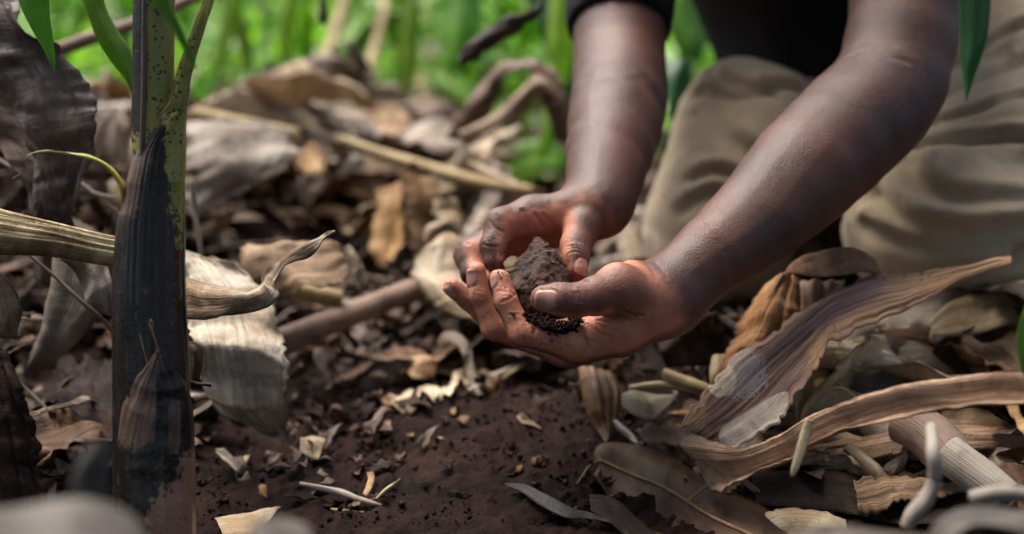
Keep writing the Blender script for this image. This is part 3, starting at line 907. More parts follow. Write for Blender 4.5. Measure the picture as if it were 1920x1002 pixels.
def hair_sdf(p):
    q = d_ell(p, HEAD_C - hax[1] * .006 + hax[2] * .008, hax, (.081, .098, .108))
    q = q + .002 * vnoise(p * 300, 8)
    n = hax[2] * .75 - hax[1] * .65
    return np.maximum(q, -((p - HEAD_C) @ (n / np.linalg.norm(n))) + .0)
cloth('hair', hair_sdf, HEAD_C - .13, HEAD_C + .13, .004, hair.m)
# little leather belt loop and waistband are hidden; the sleeve hem is stitched
# ---------------------------------------------------------------- clod of soil
M_soil = NT('dark_soil')
ob = M_soil.coord('Object')
a1 = M_soil.noise(ob, 45, 8, .7); a2 = M_soil.noise(ob, 420, 6, .7); a3 = M_soil.noise(ob, 9, 4, .6); a4 = M_soil.noise(ob, 900, 3, .6)
c = M_soil.mix(M_soil.step(a1, .36, .62), (.0065, .0027, .0021), (.025, .0098, .0072))
c = M_soil.mix(M_soil.math('MULTIPLY', M_soil.step(a3, .48, .66), .5), c, (.052, .023, .017))
c = M_soil.mix(M_soil.math('MULTIPLY', M_soil.step(a2, .55, .68), .6), c, (.007, .004, .0036))
c = M_soil.mix(M_soil.math('MULTIPLY', M_soil.step(a4, .66, .74), .5), c, (.06, .038, .03))
M_soil.l.new(c, M_soil.b.inputs['Base Color']); M_soil.b.inputs['Roughness'].default_value = .8
M_soil.b.inputs['Specular IOR Level'].default_value = .14
M_soil.l.new(M_soil.bump(M_soil.math('ADD', M_soil.math('ADD', a2, a1), M_soil.math('MULTIPLY', a4, .5)), .003), M_soil.b.inputs['Normal'])
M_soil = M_soil.m
CP_ = [P(1006, 446, 1.035), P(1030, 458, 1.025), P(1079, 520, 1.03), P(1074, 533, 1.02), P(952, 508, 1.03), P(958, 545, 1.012), P(985, 462, 1.035), P(985, 600, 1.010), P(1040, 560, .992), P(1060, 600, 1.02), P(1010, 520, .998), P(1020, 455, 1.06), P(1070, 540, 1.07), P(970, 560, 1.07), P(1030, 600, 1.075)]
import bmesh
bm = bmesh.new()
for q in CP_: bm.verts.new(q)
r_ = bmesh.ops.convex_hull(bm, input=bm.verts)
bmesh.ops.delete(bm, geom=[e for e in bm.verts if not e.link_faces], context='VERTS')
bmesh.ops.triangulate(bm, faces=bm.faces)
bmesh.ops.recalc_face_normals(bm, faces=bm.faces)
pl = [(np.array(f.normal), float(np.dot(f.normal, f.verts[0].co))) for f in bm.faces]
bm.free()
def clod_sdf(p):
    d = None
    for n, w in pl:
        q = p @ n - w
        d = q if d is None else -smin(-d, -q, .0035)
    return d - .0006 + .0014 * fbm(p * 100, 4, 21) + .0007 * fbm(p * 420, 3, 22) + .0012 * np.abs(vnoise(p * 160, 24))
cc = np.mean(CP_, 0)
ax_ = [np.arange(cc[k] - .05, cc[k] + .05, .0010) for k in range(3)]
V_, F_ = surface_nets(clod_sdf, *ax_, project=1)
M_clod = NT('moist_clod_soil'); ob = M_clod.coord('Object')
a1 = M_clod.noise(ob, 90, 8, .7); a2 = M_clod.noise(ob, 600, 6, .7)
c = M_clod.mix(M_clod.step(a1, .38, .6), (.024, .0110, .0080), (.085, .040, .028)); c = M_clod.mix(M_clod.math('MULTIPLY', M_clod.step(a2, .56, .68), .5), c, (.095, .055, .042))
M_clod.l.new(c, M_clod.b.inputs['Base Color']); M_clod.b.inputs['Roughness'].default_value = .62; M_clod.b.inputs['Specular IOR Level'].default_value = .3
M_clod.l.new(M_clod.bump(M_clod.math('ADD', a1, a2), .0022), M_clod.b.inputs['Normal'])
clod = link('soil_clod', mesh_data('soil_clod', V_, F_), M_clod.m)
T(clod, 'dark brown pointed clod of moist soil held in the cupped hands', 'soil clod')
M_root = cane_mat('pale_root', (.55, .45, .36), (.38, .28, .2))
rr_ = random.Random(5)
for k in range(7):
    x, y = rr_.uniform(980, 1062), rr_.uniform(460, 545)
    if k < 4: x, y = [(990, 452), (1030, 462), (1052, 482), (1040, 492)][k]
    a = rr_.uniform(0, 6.28); L = rr_.uniform(4, 11)
    pts = [hit(clod_sdf, x + t * L * math.cos(a), y + t * L * math.sin(a)) - FWD * .0004 for t in (-1, -.3, .4, 1)]
    if max(np.linalg.norm(q - cc) for q in pts) > .045 or max(np.linalg.norm(p1 - p0) for p0, p1 in zip(pts, pts[1:])) > .008: continue
    tube('root_hair', pts, [.00018, .0003, .0003, .00015], M_root, seg=5, n=10, parent=clod, world=True)
# loose crumbs in the palm
def crumbs(name, n, centre_fn, smin_, smax_, mat, seed=1, parent=None):
    r = random.Random(seed); V = []; Fc = []
    base = [(-1, 0, 0), (1, 0, 0), (0, -1, 0), (0, 1, 0), (0, 0, -1), (0, 0, 1)]
    fs = [(0, 2, 5), (2, 1, 5), (1, 3, 5), (3, 0, 5), (2, 0, 4), (1, 2, 4), (3, 1, 4), (0, 3, 4)]
    for _ in range(n):
        c = centre_fn(r)
        if c is None: continue
        s = smin_ * (smax_ / smin_) ** (r.random() ** 2.2)
        k = len(V)
        M = Matrix.Rotation(r.uniform(0, 6.3), 3, Vector((r.gauss(0, 1), r.gauss(0, 1), r.gauss(0, 1))).normalized())
        for b in base:
            q = M @ Vector([x * s * r.uniform(.55, 1.3) for x in b]); V.append((c[0] + q[0], c[1] + q[1], c[2] + q[2]))
        Fc += [(a + k, b_ + k, c_ + k) for a, b_, c_ in fs]
    return link(name, mesh_data(name, V, Fc, smooth=False), mat, parent)
def pal_c(r):
    t = r.random(); x = 992 + 92 * t + r.gauss(0, 5); y = 592 + 26 * math.sin(t * 2.6) + r.gauss(0, 5)
    p = hit(body, x, y)
    if np.linalg.norm(p - P(1040, 600, 1.01)) > .07: return None
    return p - FWD * r.uniform(0, .002) + np.array([0, 0, r.uniform(0, .003)])
cr1 = crumbs('soil_crumbs', 1300, pal_c, .0003, .0026, M_soil, 3)
T(cr1, 'loose dark soil crumbs heaped in the palm under the clod', 'soil', kind='stuff')
def fin_c(r):
    cx, cy, s = r.choice([(948, 530, 9), (938, 505, 9), (915, 500, 6), (1000, 445, 14), (1012, 600, 18), (870, 525, 5), (985, 600, 9), (930, 480, 10), (968, 590, 8), (1094, 510, 5)])
    p = hit(body, cx + r.gauss(0, s), cy + r.gauss(0, s))
    return p if np.linalg.norm(p - P(980, 540, 1.02)) < .10 else None
cr2 = crumbs('soil_specks', 240, fin_c, .0002, .0009, M_soil, 4)
T(cr2, 'tiny dark soil specks stuck to the fingertips', 'soil', kind='stuff')
# ---------------------------------------------------------------- ground
def bump2(x, y, cx, cy, sx, sy, a=0.0):
    dx, dy = x - cx, y - cy
    u = dx * math.cos(a) + dy * math.sin(a); v = -dx * math.sin(a) + dy * math.cos(a)
    return np.exp(-(u / sx) ** 2 - (v / sy) ** 2)
def H(x, y, fine=True):
    x = np.asarray(x, float); y = np.asarray(y, float)
    h = .105 * bump2(x, y, -.55, 1.68, .42, .30) + .11 * bump2(x, y, -.28, 1.92, .24, .18)
    h = h - .05 * bump2(x, y, -.16, 1.52, .13, .13)
    h = h + .055 * bump2(x, y, .48, 1.18, .24, .22) + .03 * bump2(x, y, .55, 1.0, .2, .2)
    h = h + .015 * bump2(x, y, -.03, 1.12, .12, .07) + .02 * bump2(x, y, .2, 1.6, .5, .3)
    p = np.stack([x, y, 0 * x], -1)
    h = h + .006 * fbm(p * 5, 2, 31)
    near = sstep(4.0, 2.0, np.hypot(x, y - 1))
    if fine:
        h = h + near * (.0045 * fbm(p * 22, 3, 32) + .0042 * np.abs(fbm(p * 75, 3, 33)) + .0022 * fbm(p * 200, 2, 34))
    far = sstep(6, 20, np.hypot(x, y))
    return h * 1.0 + far * .25 * fbm(p * .12, 3, 35)
gx = axis_coords(-60, 60, -.42, .55, .005, 6, 1.10)
gy = axis_coords(-40, 110, .86, 1.65, .005, 6, 1.10)
GX, GY = np.meshgrid(gx, gy)
GZ = H(GX, GY)
Vg = np.stack([GX, GY, GZ], -1)
ground = link('ground', mesh_data('ground', Vg.reshape(-1, 3), grid_faces(len(gy), len(gx)), np.stack([GX, GY], -1).reshape(-1, 2)), M_soil)
ground['kind'] = 'structure'; ground['label'] = 'dark red-brown moist soil'
def onG(x, y, up=0.0): return np.array([x, y, float(H(x, y)) + up])
def rayG(px, py, up=0.0):
    d = .8
    while d < 12:
        p = P(px, py, d)
        if p[2] <= float(H(p[0], p[1], False)) + up: return p, d
        d += .004
    return P(px, py, 6), 6

# ---------------------------------------------------------------- dead plant materials
M_pale = dry_mat('pale_dead_leaf', (.64, .55, .43), (.42, .32, .215), streak=.35, transl=.12)
M_grey = dry_mat('grey_dead_leaf', (.40, .34, .275), (.205, .155, .115), streak=.45, transl=.08, rough=.5)
M_tan = dry_mat('tan_dead_leaf', (.43, .295, .17), (.25, .15, .08), streak=.45, transl=.08)
M_brown = dry_mat('brown_dead_leaf', (.165, .092, .052), (.062, .034, .021), streak=.5, rough=.5)
M_dark = dry_mat('rotten_shaded_leaf', (.038, .0195, .012), (.014, .008, .006), streak=.5, rough=.55, spec=.12)  # rotten leaf tone, darkened further to carry the hollow's deep shade
M_orange = dry_mat('orange_brown_sheath', (.47, .31, .20), (.30, .165, .095), streak=.55, fs=300, bump=.0011)
M_yellow = dry_mat('straw_yellow_sheath', (.46, .385, .26), (.28, .205, .12), streak=.5, spots=.7)
M_cane = cane_mat('straw_cane', (.46, .36, .19), (.30, .21, .10))
M_stick = cane_mat('brown_stick', (.25, .17, .125), (.155, .10, .075))
M_greystick = cane_mat('grey_stick', (.36, .32, .27), (.22, .18, .14))
M_twig = cane_mat('dark_twig', (.05, .035, .028), (.022, .016, .013))
M_green = green_mat('green_leaf', (.13, .28, .025), (.07, .19, .018))
M_greenspot = green_mat('spotted_green_leaf', (.15, .30, .02), (.09, .21, .02), spots=.8)
M_bluegreen = green_mat('blue_green_leaf', (.05, .17, .07), (.035, .12, .05), rough=.3)
M_ug = green_mat('undergrowth_green', (.21, .37, .045), (.12, .26, .03), transl=.5, rough=.24)

def hero(name, label, cat, rows, mat, **kw):
    kw.setdefault('tilt', .00022)
    o = sheet(name, rows, mat, **kw); T(o, label, cat); return o
def set_attr(o, name, fn):
    me = o.data; n = len(me.vertices)
    co = np.zeros(n * 3, np.float32); me.vertices.foreach_get('co', co); co = co.reshape(-1, 3).astype(float)
    q = co - CAM; d = q @ FWD; px = 960 + (q @ RIGHT) / (d * KPX); py = 501 - (q @ UP) / (d * KPX)
    a = me.attributes.get(name) or me.attributes.new(name, 'FLOAT', 'POINT')
    a.data.foreach_set('value', np.clip(fn(px, py, co), 0, 1).astype(np.float32))

# ---------------------------------------------------------------- banana sucker
def stem_mat():
    m = NT('banana_stem_skin')
    uv = m.coord('UV'); ob = m.coord('Object')
    ye = m.attr('yel'); pk = m.attr('pink'); br = m.attr('brown')
    f = m.noise(m.mapping(uv, (600, 22, 1)), 1.0, 5, .6)
    f2 = m.noise(m.mapping(uv, (170, 9, 1)), 1.0, 4, .6)
    s1 = m.noise(ob, 330, 3, .5); b = m.noise(ob, 60, 5, .65); b2 = m.noise(ob, 24, 3, .5)
    vor = m.new('ShaderNodeTexVoronoi'); m.l.new(ob, vor.inputs['Vector']); vor.inputs['Scale'].default_value = 260
    blk = m.mix(m.step(f2, .4, .7), (.0065, .005, .004), (.021, .0145, .0115))
    blk = m.mix(m.math('MULTIPLY', m.step(b, .58, .72), .6), blk, (.085, .055, .036))
    blk = m.mix(m.math('MULTIPLY', m.step(f, .56, .72), .5), blk, (.07, .065, .06))
    yel = m.mix(m.step(b2, .35, .65), (.20, .215, .045), (.28, .265, .06))
    yel = m.mix(m.math('MULTIPLY', m.step(f, .5, .75), .25), yel, (.35, .36, .14))
    spots = m.math('MULTIPLY', m.step(vor.outputs['Distance'], .34, .24), m.step(m.noise(ob, 110, 2, .5), .42, .55))
    yel = m.mix(m.math('MULTIPLY', spots, .95), yel, (.012, .010, .010))
    b = m.math('ADD', m.math('MULTIPLY', m.math('SUBTRACT', b, .5), .8), m.math('ADD', m.math('MULTIPLY', s1, .55), .225))
    pin = m.mix(m.step(b, .35, .65), (.30, .13, .12), (.24, .16, .07))
    bro = m.mix(m.step(f, .35, .7), (.13, .08, .055), (.05, .03, .022))
    e = lambda a, w=.9: m.step(m.math('ADD', a, m.math('MULTIPLY', m.math('SUBTRACT', b, .5), w)), .42, .58)
    c = m.mix(e(br), blk, bro)
    pks = m.math('ADD', pk, m.math('MULTIPLY', m.math('SUBTRACT', f2, .5), .9)); c = m.mix(m.step(m.math('ADD', pks, m.math('MULTIPLY', m.math('SUBTRACT', b, .5), 1.8)), .40, .62), c, pin)
    c = m.mix(e(ye, 1.3), c, yel)
    m.l.new(c, m.b.inputs['Base Color'])
    m.l.new(m.math('ADD', m.math('MULTIPLY', b, .3), .18), m.b.inputs['Roughness'])
    m.b.inputs['Specular IOR Level'].default_value = .38
    m.l.new(m.bump(m.math('ADD', m.math('MULTIPLY', f, .5), m.math('ADD', f2, m.math('MULTIPLY', b, .6))), .0011), m.b.inputs['Normal'])
    return m.m
M_stem = stem_mat()
DS = .935
suck = empty('banana_sucker', onG(P(300, 1020, DS)[0], P(300, 1020, DS)[1]))
T(suck, 'black and yellow-green banana sucker stem standing on the left', 'banana plant')
u_ = KPX * DS
core = tube('pseudostem', [(302, 1120, DS), (301, 960, DS), (291, 800, DS), (288, 700, DS), (283, 560, DS), (284, 430, DS), (292, 330, DS), (294, 280, DS)],
            [x * u_ for x in (64, 64, 64, 63, 60, 57, 45, 30)], M_stem, seg=40, n=80, parent=suck)
inner = tube('inner_stalk', [(293, 470, DS + .004), (289, 300, DS + .002), (287, 150, DS + .002), (289, 0, DS), (291, -160, DS)], [x * u_ for x in (40, 41, 39, 39, 39)], M_stem, seg=40, n=70, parent=suck)
set_attr(inner, 'yel', lambda x, y, c: sstep(262, 276, x - 0) * .8 + .7 * sstep(150, 330, y) - .25 * sstep(60, -20, y) - .05)
rib = tube('midrib_ridge', [(262, 420, DS - .012), (267, 250, DS - .0125), (270, 120, DS - .0125), (272, -100, DS - .0125)], [.0014, .0016, .0018, .0018], M_stem, seg=10, n=40, parent=suck)
set_attr(rib, 'brown', lambda x, y, c: .8 + 0 * x)
sh = sheet('outer_sheath', [(238, 1110, DS, 366, 1110, DS, .0235), (237, 960, DS, 365, 960, DS, .0235), (226, 800, DS, 357, 800, DS, .0235), (222, 700, DS, 355, 700, DS, .0235), (219, 560, DS, 346, 560, DS, .0225), (223, 430, DS, 345, 430, DS, .0212), (232, 385, DS, 346, 380, DS, .020), (244, 330, DS, 347, 330, DS, .0185),
      (256, 282, DS, 348, 280, DS, .0160), (275, 240, DS - .004, 348, 236, DS, .0125), (297, 212, DS - .007, 349, 206, DS, .009), (316, 190, DS - .009, 351, 180, DS, .006), (331, 140, DS - .006, 357, 140, DS, .0045), (348, 90, DS - .003, 371, 92, DS, .004), (367, 40, DS, 387, 44, DS, .003), (385, -10, DS + .004, 402, -8, DS + .004, .002), (392, -60, DS + .006, 404, -60, DS + .006, .001)],
      M_stem, free=True, nu=41, nv=160, prof='arc', ridge=(.0005, 14), crinkle=.0011, cfreq=30, notch=.012, thick=.0011, parent=suck)
def yel_o(x, y, c):
    a = sstep(-24, 30, x - (306 + (y - 300) * .07)) * sstep(640, 330, y) * .74
    a = np.maximum(a, sstep(200, 100, y) * .75)
    return a
set_attr(sh, 'yel', yel_o)
set_attr(sh, 'brown', lambda x, y, c: .33 * sstep(250, 420, y) + .75 * sstep(30, 0, x - (245 + np.clip(330 - y, 0, 200) * .42)) * sstep(430, 350, y) * sstep(150, 210, y) + .8 * sstep(12, 0, np.abs(x - 385 + y * .36)) * sstep(150, 100, y))
low = sheet('lower_sheath', [(296, 655, DS - .024, 300, 655, DS - .024, 0), (276, 685, DS - .023, 318, 685, DS - .023, .002), (250, 708, DS - .019, 345, 715, DS - .014, .011), (232, 750, DS - .010, 360, 760, DS - .006, .0195), (222, 850, DS - .002, 365, 850, DS - .002, .0245), (226, 950, DS - .002, 366, 950, DS - .002, .0248), (236, 1110, DS - .002, 367, 1110, DS - .002, .0248)],
      M_stem, free=True, nu=37, nv=80, prof='arc', ridge=(.0004, 9), crinkle=.0006, cfreq=70, thick=.0012, parent=suck)
set_attr(low, 'brown', lambda x, y, c: .34 + .9 * sstep(296, 284, x) * sstep(860, 760, y) + .7 * sstep(14, 4, np.abs(x - 327)) * sstep(740, 780, y) * sstep(870, 800, y))
set_attr(low, 'pink', lambda x, y, c: .78 * sstep(-22, 22, (x - 318) * .6 + (y - 870) * .35 - 6) * sstep(815, 860, y))
set_attr(low, 'yel', lambda x, y, c: 0.16 * sstep(60, 20, np.hypot(x - 322, (y - 880) * .8)) + .30 * sstep(26, 10, np.hypot(x - 282, y - 905)))
tube('sheath_tip', [(298, 662, DS - .026), (292, 640, DS - .028), (286, 622, DS - .029), (281, 606, DS - .029), (283, 601, DS - .030), (287, 606, DS - .029), (286, 616, DS - .029)], [.0009, .0007, .0006, .0006, .0006, .0005, .0004], M_tan, seg=7, n=30, parent=suck)
tube('seam_fibre', [(232, 480, DS - .016), (240, 520, DS - .019), (250, 560, DS - .021), (262, 620, DS - .0225), (271, 660, DS - .023), (280, 690, DS - .024)], [.0003, .0008, .0011, .0012, .0013, .0006], M_tan, seg=8, n=50, parent=suck, rough=.4, flat=.6)
def curl_mat():
    m = NT('yellow_withered_tip'); v = m.attr('vv'); ob = m.coord('Object'); b = m.noise(ob, 160, 4)
    v = m.math('ADD', v, m.math('MULTIPLY', m.math('SUBTRACT', b, .5), .25))
    c = m.ramp(v, [(0, (.42, .12, .02)), (.12, (.50, .36, .05)), (.35, (.36, .38, .05)), (.6, (.38, .36, .06)), (.72, (.16, .07, .04)), (1, (.10, .06, .05))])
    m.l.new(c, m.b.inputs['Base Color']); m.b.inputs['Roughness'].default_value = .4; m.l.new(m.bump(b, .001), m.b.inputs['Normal']); return m.m
cl = tube('withered_leaf_tip', [(229, 398, DS - .006), (231, 372, DS - .008), (226, 345, DS - .01), (207, 318, DS - .012), (180, 300, DS - .014), (150, 291, DS - .016), (115, 287, DS - .016), (85, 284, DS - .015), (60, 288, DS - .012), (46, 300, DS - .01), (44, 318, DS - .006), (36, 328, DS - .002), (22, 336, DS + .004)],
          [.0022, .0030, .0030, .0026, .0021, .0018, .0014, .0010, .0006, .0005, .0005, .0004, .0003], curl_mat(), seg=10, n=90, parent=suck, rough=.35, flat=.55)
tube('sheath_margin_or_sheen', [(345, 300, DS - .001), (345, 400, DS - .001), (346, 520, DS - .001), (353, 680, DS - .001), (356, 800, DS - .001)], [.0006, .0009, .0009, .0008, .0004], M_greystick, seg=6, n=60, parent=suck, rough=.3)  # pale ridge modelled for the sky highlight down the right edge
tube('sheath_margin_or_sheen', [(243, 335, DS - .004), (254, 285, DS - .005), (274, 238, DS - .008), (296, 210, DS - .011), (314, 190, DS - .012), (328, 150, DS - .009)], [.0005, .0008, .0009, .0008, .0006, .0004], M_stick, seg=6, n=60, parent=suck, rough=.4)
ld = sheet('side_sheath', [(218, 1100, DS - .001, 262, 1100, DS - .014, .006), (219, 900, DS - .001, 250, 900, DS - .014, .006), (217, 700, DS, 250, 700, DS - .013, .006), (217, 540, DS, 246, 540, DS - .013, .006), (222, 430, DS, 243, 440, DS - .010, .004), (224, 398, DS - .002, 236, 404, DS - .006, .002)], M_stem, free=True, nu=13, nv=60, prof='arc', crinkle=.0004, thick=.001, parent=suck)

# ---------------------------------------------------------------- hero litter, left half
hero('dry_banana_leaf', 'large folded grey-brown dead leaf hanging at the top left corner', 'dead leaf',
     [(-70, -60, 1.12, 30, -30, 1.06, .01), (-50, 60, 1.11, 80, 50, 1.06, .012), (-10, 160, 1.10, 135, 130, 1.06, .014), (30, 230, 1.10, 165, 215, 1.06, .014), (70, 300, 1.10, 185, 280, 1.07, .012), (85, 360, 1.10, 172, 340, 1.08, .01), (80, 410, 1.10, 160, 390, 1.09, .006)],
     dry_mat('smoky_leaf', (.15, .112, .088), (.065, .046, .036), streak=.4, rough=.42, spec=.6, gloss=.02), nu=31, nv=90, ripple=.011, rfreq=26, ridge=(.0012, 7), crinkle=.006, cfreq=26, notch=.06, thick=.0005)
hero('dry_banana_leaf', 'darker inner fold of dead leaf below the top left leaf', 'dead leaf',
     [(-90, 60, 1.16, 10, 100, 1.12, .01), (-60, 180, 1.15, 40, 200, 1.11, .014), (-10, 250, 1.14, 70, 260, 1.10, .014), (50, 330, 1.12, 110, 330, 1.09, .01), (70, 420, 1.11, 150, 430, 1.10, .008), (60, 520, 1.12, 150, 540, 1.12, .006)],
     M_brown, nu=25, nv=70, ripple=.005, crinkle=.003, cfreq=40)
hero('dry_banana_leaf', 'olive-brown dead leaf hanging to a point behind the stem at lower left', 'dead leaf',
     [(110, 470, 1.10, 215, 480, 1.08, .01), (98, 540, 1.10, 205, 550, 1.08, .012), (80, 610, 1.10, 165, 620, 1.09, .010), (62, 660, 1.10, 120, 665, 1.10, .006), (50, 700, 1.11, 66, 704, 1.11, .001)],
     dry_mat('olive_leaf', (.22, .185, .13), (.13, .10, .07), streak=.3), nu=21, nv=50, ripple=.003, crinkle=.002)
hero('dry_banana_leaf', 'pale curled leaf end at the left edge', 'dead leaf',
     [(-40, 500, 1.02, 8, 505, 1.0, .01), (-40, 540, 1.02, 30, 535, 1.0, .012), (-30, 590, 1.02, 42, 580, 1.0, .01), (-10, 622, 1.02, 36, 615, 1.01, .006), (20, 634, 1.02, 32, 630, 1.02, .001)],
     M_grey, nu=17, nv=40, ridge=(.0008, 6), ripple=.003)
hero('dry_banana_leaf', 'crumpled pale blue-grey leaf fold beside the stem under the ribbed sheath', 'dead leaf',
     [(105, 485, 1.05, 130, 478, 1.05, .002), (140, 510, 1.05, 175, 480, 1.05, .006), (155, 540, 1.05, 200, 500, 1.05, .008), (160, 565, 1.05, 215, 545, 1.05, .006), (166, 575, 1.05, 222, 600, 1.06, .002)],
     M_grey, nu=17, nv=40, ripple=.003, crinkle=.003, cfreq=50)
hero('ribbed_leaf_sheath', 'wide ribbed straw and olive leaf sheath lying across behind the stem at left', 'leaf sheath',
     [(-60, 378, .98, -60, 478, .98, .014), (20, 402, .99, 15, 478, .99, .014), (110, 424, 1.0, 100, 482, 1.0, .013), (180, 440, 1.01, 170, 494, 1.01, .012), (240, 452, 1.02, 235, 504, 1.02, .011), (300, 470, 1.03, 300, 515, 1.03, .010)],
     dry_mat('olive_ribbed_sheath', (.50, .40, .22), (.20, .13, .05), streak=.8, fs=220, bump=.0014), nu=31, nv=70, ridge=(.0009, 8), prof='arc', fray=.01)
big = [(338, 470, 1.15, 395, 482, 1.13, .004), (336, 515, 1.135, 450, 498, 1.12, .008), (338, 560, 1.11, 500, 552, 1.10, .010), (345, 605, 1.085, 524, 612, 1.08, .006), (360, 655, 1.07, 542, 668, 1.07, .012), (370, 715, 1.07, 548, 720, 1.07, .006), (400, 756, 1.075, 545, 770, 1.08, .008), (475, 792, 1.085, 542, 812, 1.095, .003), (536, 824, 1.10, 556, 833, 1.11, .0)]
hero('dry_banana_leaf', 'big pale cream dead leaf hanging down to the soil right of the stem', 'dead leaf', big,
     dry_mat('cream_leaf', (.60, .53, .43), (.36, .29, .20), streak=.42, fs=300, blotch=.35, transl=.15, vary=.05), nu=41, nv=110, ridge=(.0009, 11), ripple=.007, rfreq=60, crinkle=.005, cfreq=26, notch=.07, tilt=0, thick=.0004)
hero('dry_banana_leaf', 'twisted strip of brown-cream leaf curling up to a fine point right of the stem', 'dead leaf',
     [(330, 522, .99, 330, 598, .99, .004), (360, 522, .99, 365, 600, .99, .006), (390, 532, .985, 400, 598, .985, .006), (430, 540, .98, 440, 590, .98, .005), (475, 545, .98, 490, 572, .975, .004), (497, 530, .985, 520, 556, .975, .004), (500, 512, .985, 519, 530, .98, .003), (530, 490, .985, 538, 506, .98, .003), (560, 462, .985, 572, 484, .98, .003), (590, 447, .985, 597, 462, .98, .002), (628, 433, .985, 629, 435, .985, 0)],
     dry_mat('mottled_strip', (.42, .35, .27), (.24, .17, .11), streak=.3, vary=.05), nu=19, nv=120, ripple=.0028, rfreq=60, crinkle=.0020, cfreq=60)
hero('dry_banana_leaf', 'small dark wine-brown leaf scrap between the stem and the cream leaf', 'dead leaf',
     [(352, 640, 1.0, 366, 642, 1.0, .001), (350, 660, 1.0, 378, 655, 1.0, .004), (352, 690, 1.0, 379, 680, 1.0, .004), (356, 715, 1.0, 374, 710, 1.0, .002)],
     M_brown, nu=13, nv=24, crinkle=.001)
o = tube('twig', [(352, 714, .955), (368, 720, .957), (385, 721, .957), (396, 722, .958)], [.0013, .0014, .0012, .0018], M_twig, seg=8); T(o, 'short broken twig poking out right of the stem', 'twig')
hero('dry_banana_leaf', 'rounded tan leaf arching behind the twisted strip', 'dead leaf',
     [(446, 505, 1.22, 470, 560, 1.22, .004), (462, 472, 1.22, 520, 555, 1.20, .010), (510, 450, 1.22, 580, 552, 1.19, .012), (560, 446, 1.22, 630, 545, 1.19, .012), (610, 452, 1.22, 650, 520, 1.20, .008), (640, 472, 1.22, 656, 492, 1.22, .002)],
     M_tan, nu=25, nv=60, ridge=(.001, 7), ripple=.006, rfreq=40, crinkle=.003, notch=.07, thick=.0005)
hero('dry_banana_leaf', 'crumpled thin scrap at the right end of the rounded tan leaf', 'dead leaf',
     [(640, 468, 1.2, 655, 458, 1.2, .001), (648, 490, 1.2, 672, 480, 1.2, .005), (660, 520, 1.2, 684, 505, 1.2, .006), (672, 550, 1.2, 694, 545, 1.2, .004)],
     M_grey, nu=15, nv=30, crinkle=.004, cfreq=60)
o = tube('cane_stalk', [(350, 500, 1.25), (460, 520, 1.26), (560, 545, 1.27), (640, 562, 1.28)], [.010, .010, .009, .008], M_cane, seg=12); T(o, 'straw coloured stalk lying behind the twisted strip', 'stalk')
stick = tube('brown_stick', [(500, 655, 1.22), (600, 612, 1.26), (700, 573, 1.31), (800, 535, 1.36), (860, 512, 1.40)], [.0125, .0115, .011, .011, .010], M_stick, seg=16, n=40, rough=.05); T(stick, 'round brown stick leaning out under the pale leaf behind the hands', 'stick')
hero('dry_banana_leaf', 'pale oval leaf standing behind the fingertips', 'dead leaf',
     [(815, 440, 1.34, 868, 448, 1.34, .004), (790, 462, 1.33, 900, 470, 1.33, .004), (765, 510, 1.32, 915, 520, 1.32, .005), (800, 555, 1.30, 920, 560, 1.30, .005), (838, 580, 1.29, 930, 590, 1.29, .008), (870, 600, 1.28, 915, 612, 1.28, .003)],
     M_pale, nu=25, nv=50, ridge=(.001, 5), ripple=.008, rfreq=36, crinkle=.003, notch=.08, thick=.0005)
hero('dry_banana_leaf', 'small pale leaf end curling above the oval leaf behind the hands', 'dead leaf',
     [(795, 450, 1.38, 815, 470, 1.38, .002), (800, 425, 1.38, 840, 440, 1.38, .008), (830, 415, 1.38, 860, 436, 1.38, .008), (860, 425, 1.38, 880, 445, 1.38, .003)], M_pale, nu=15, nv=30)
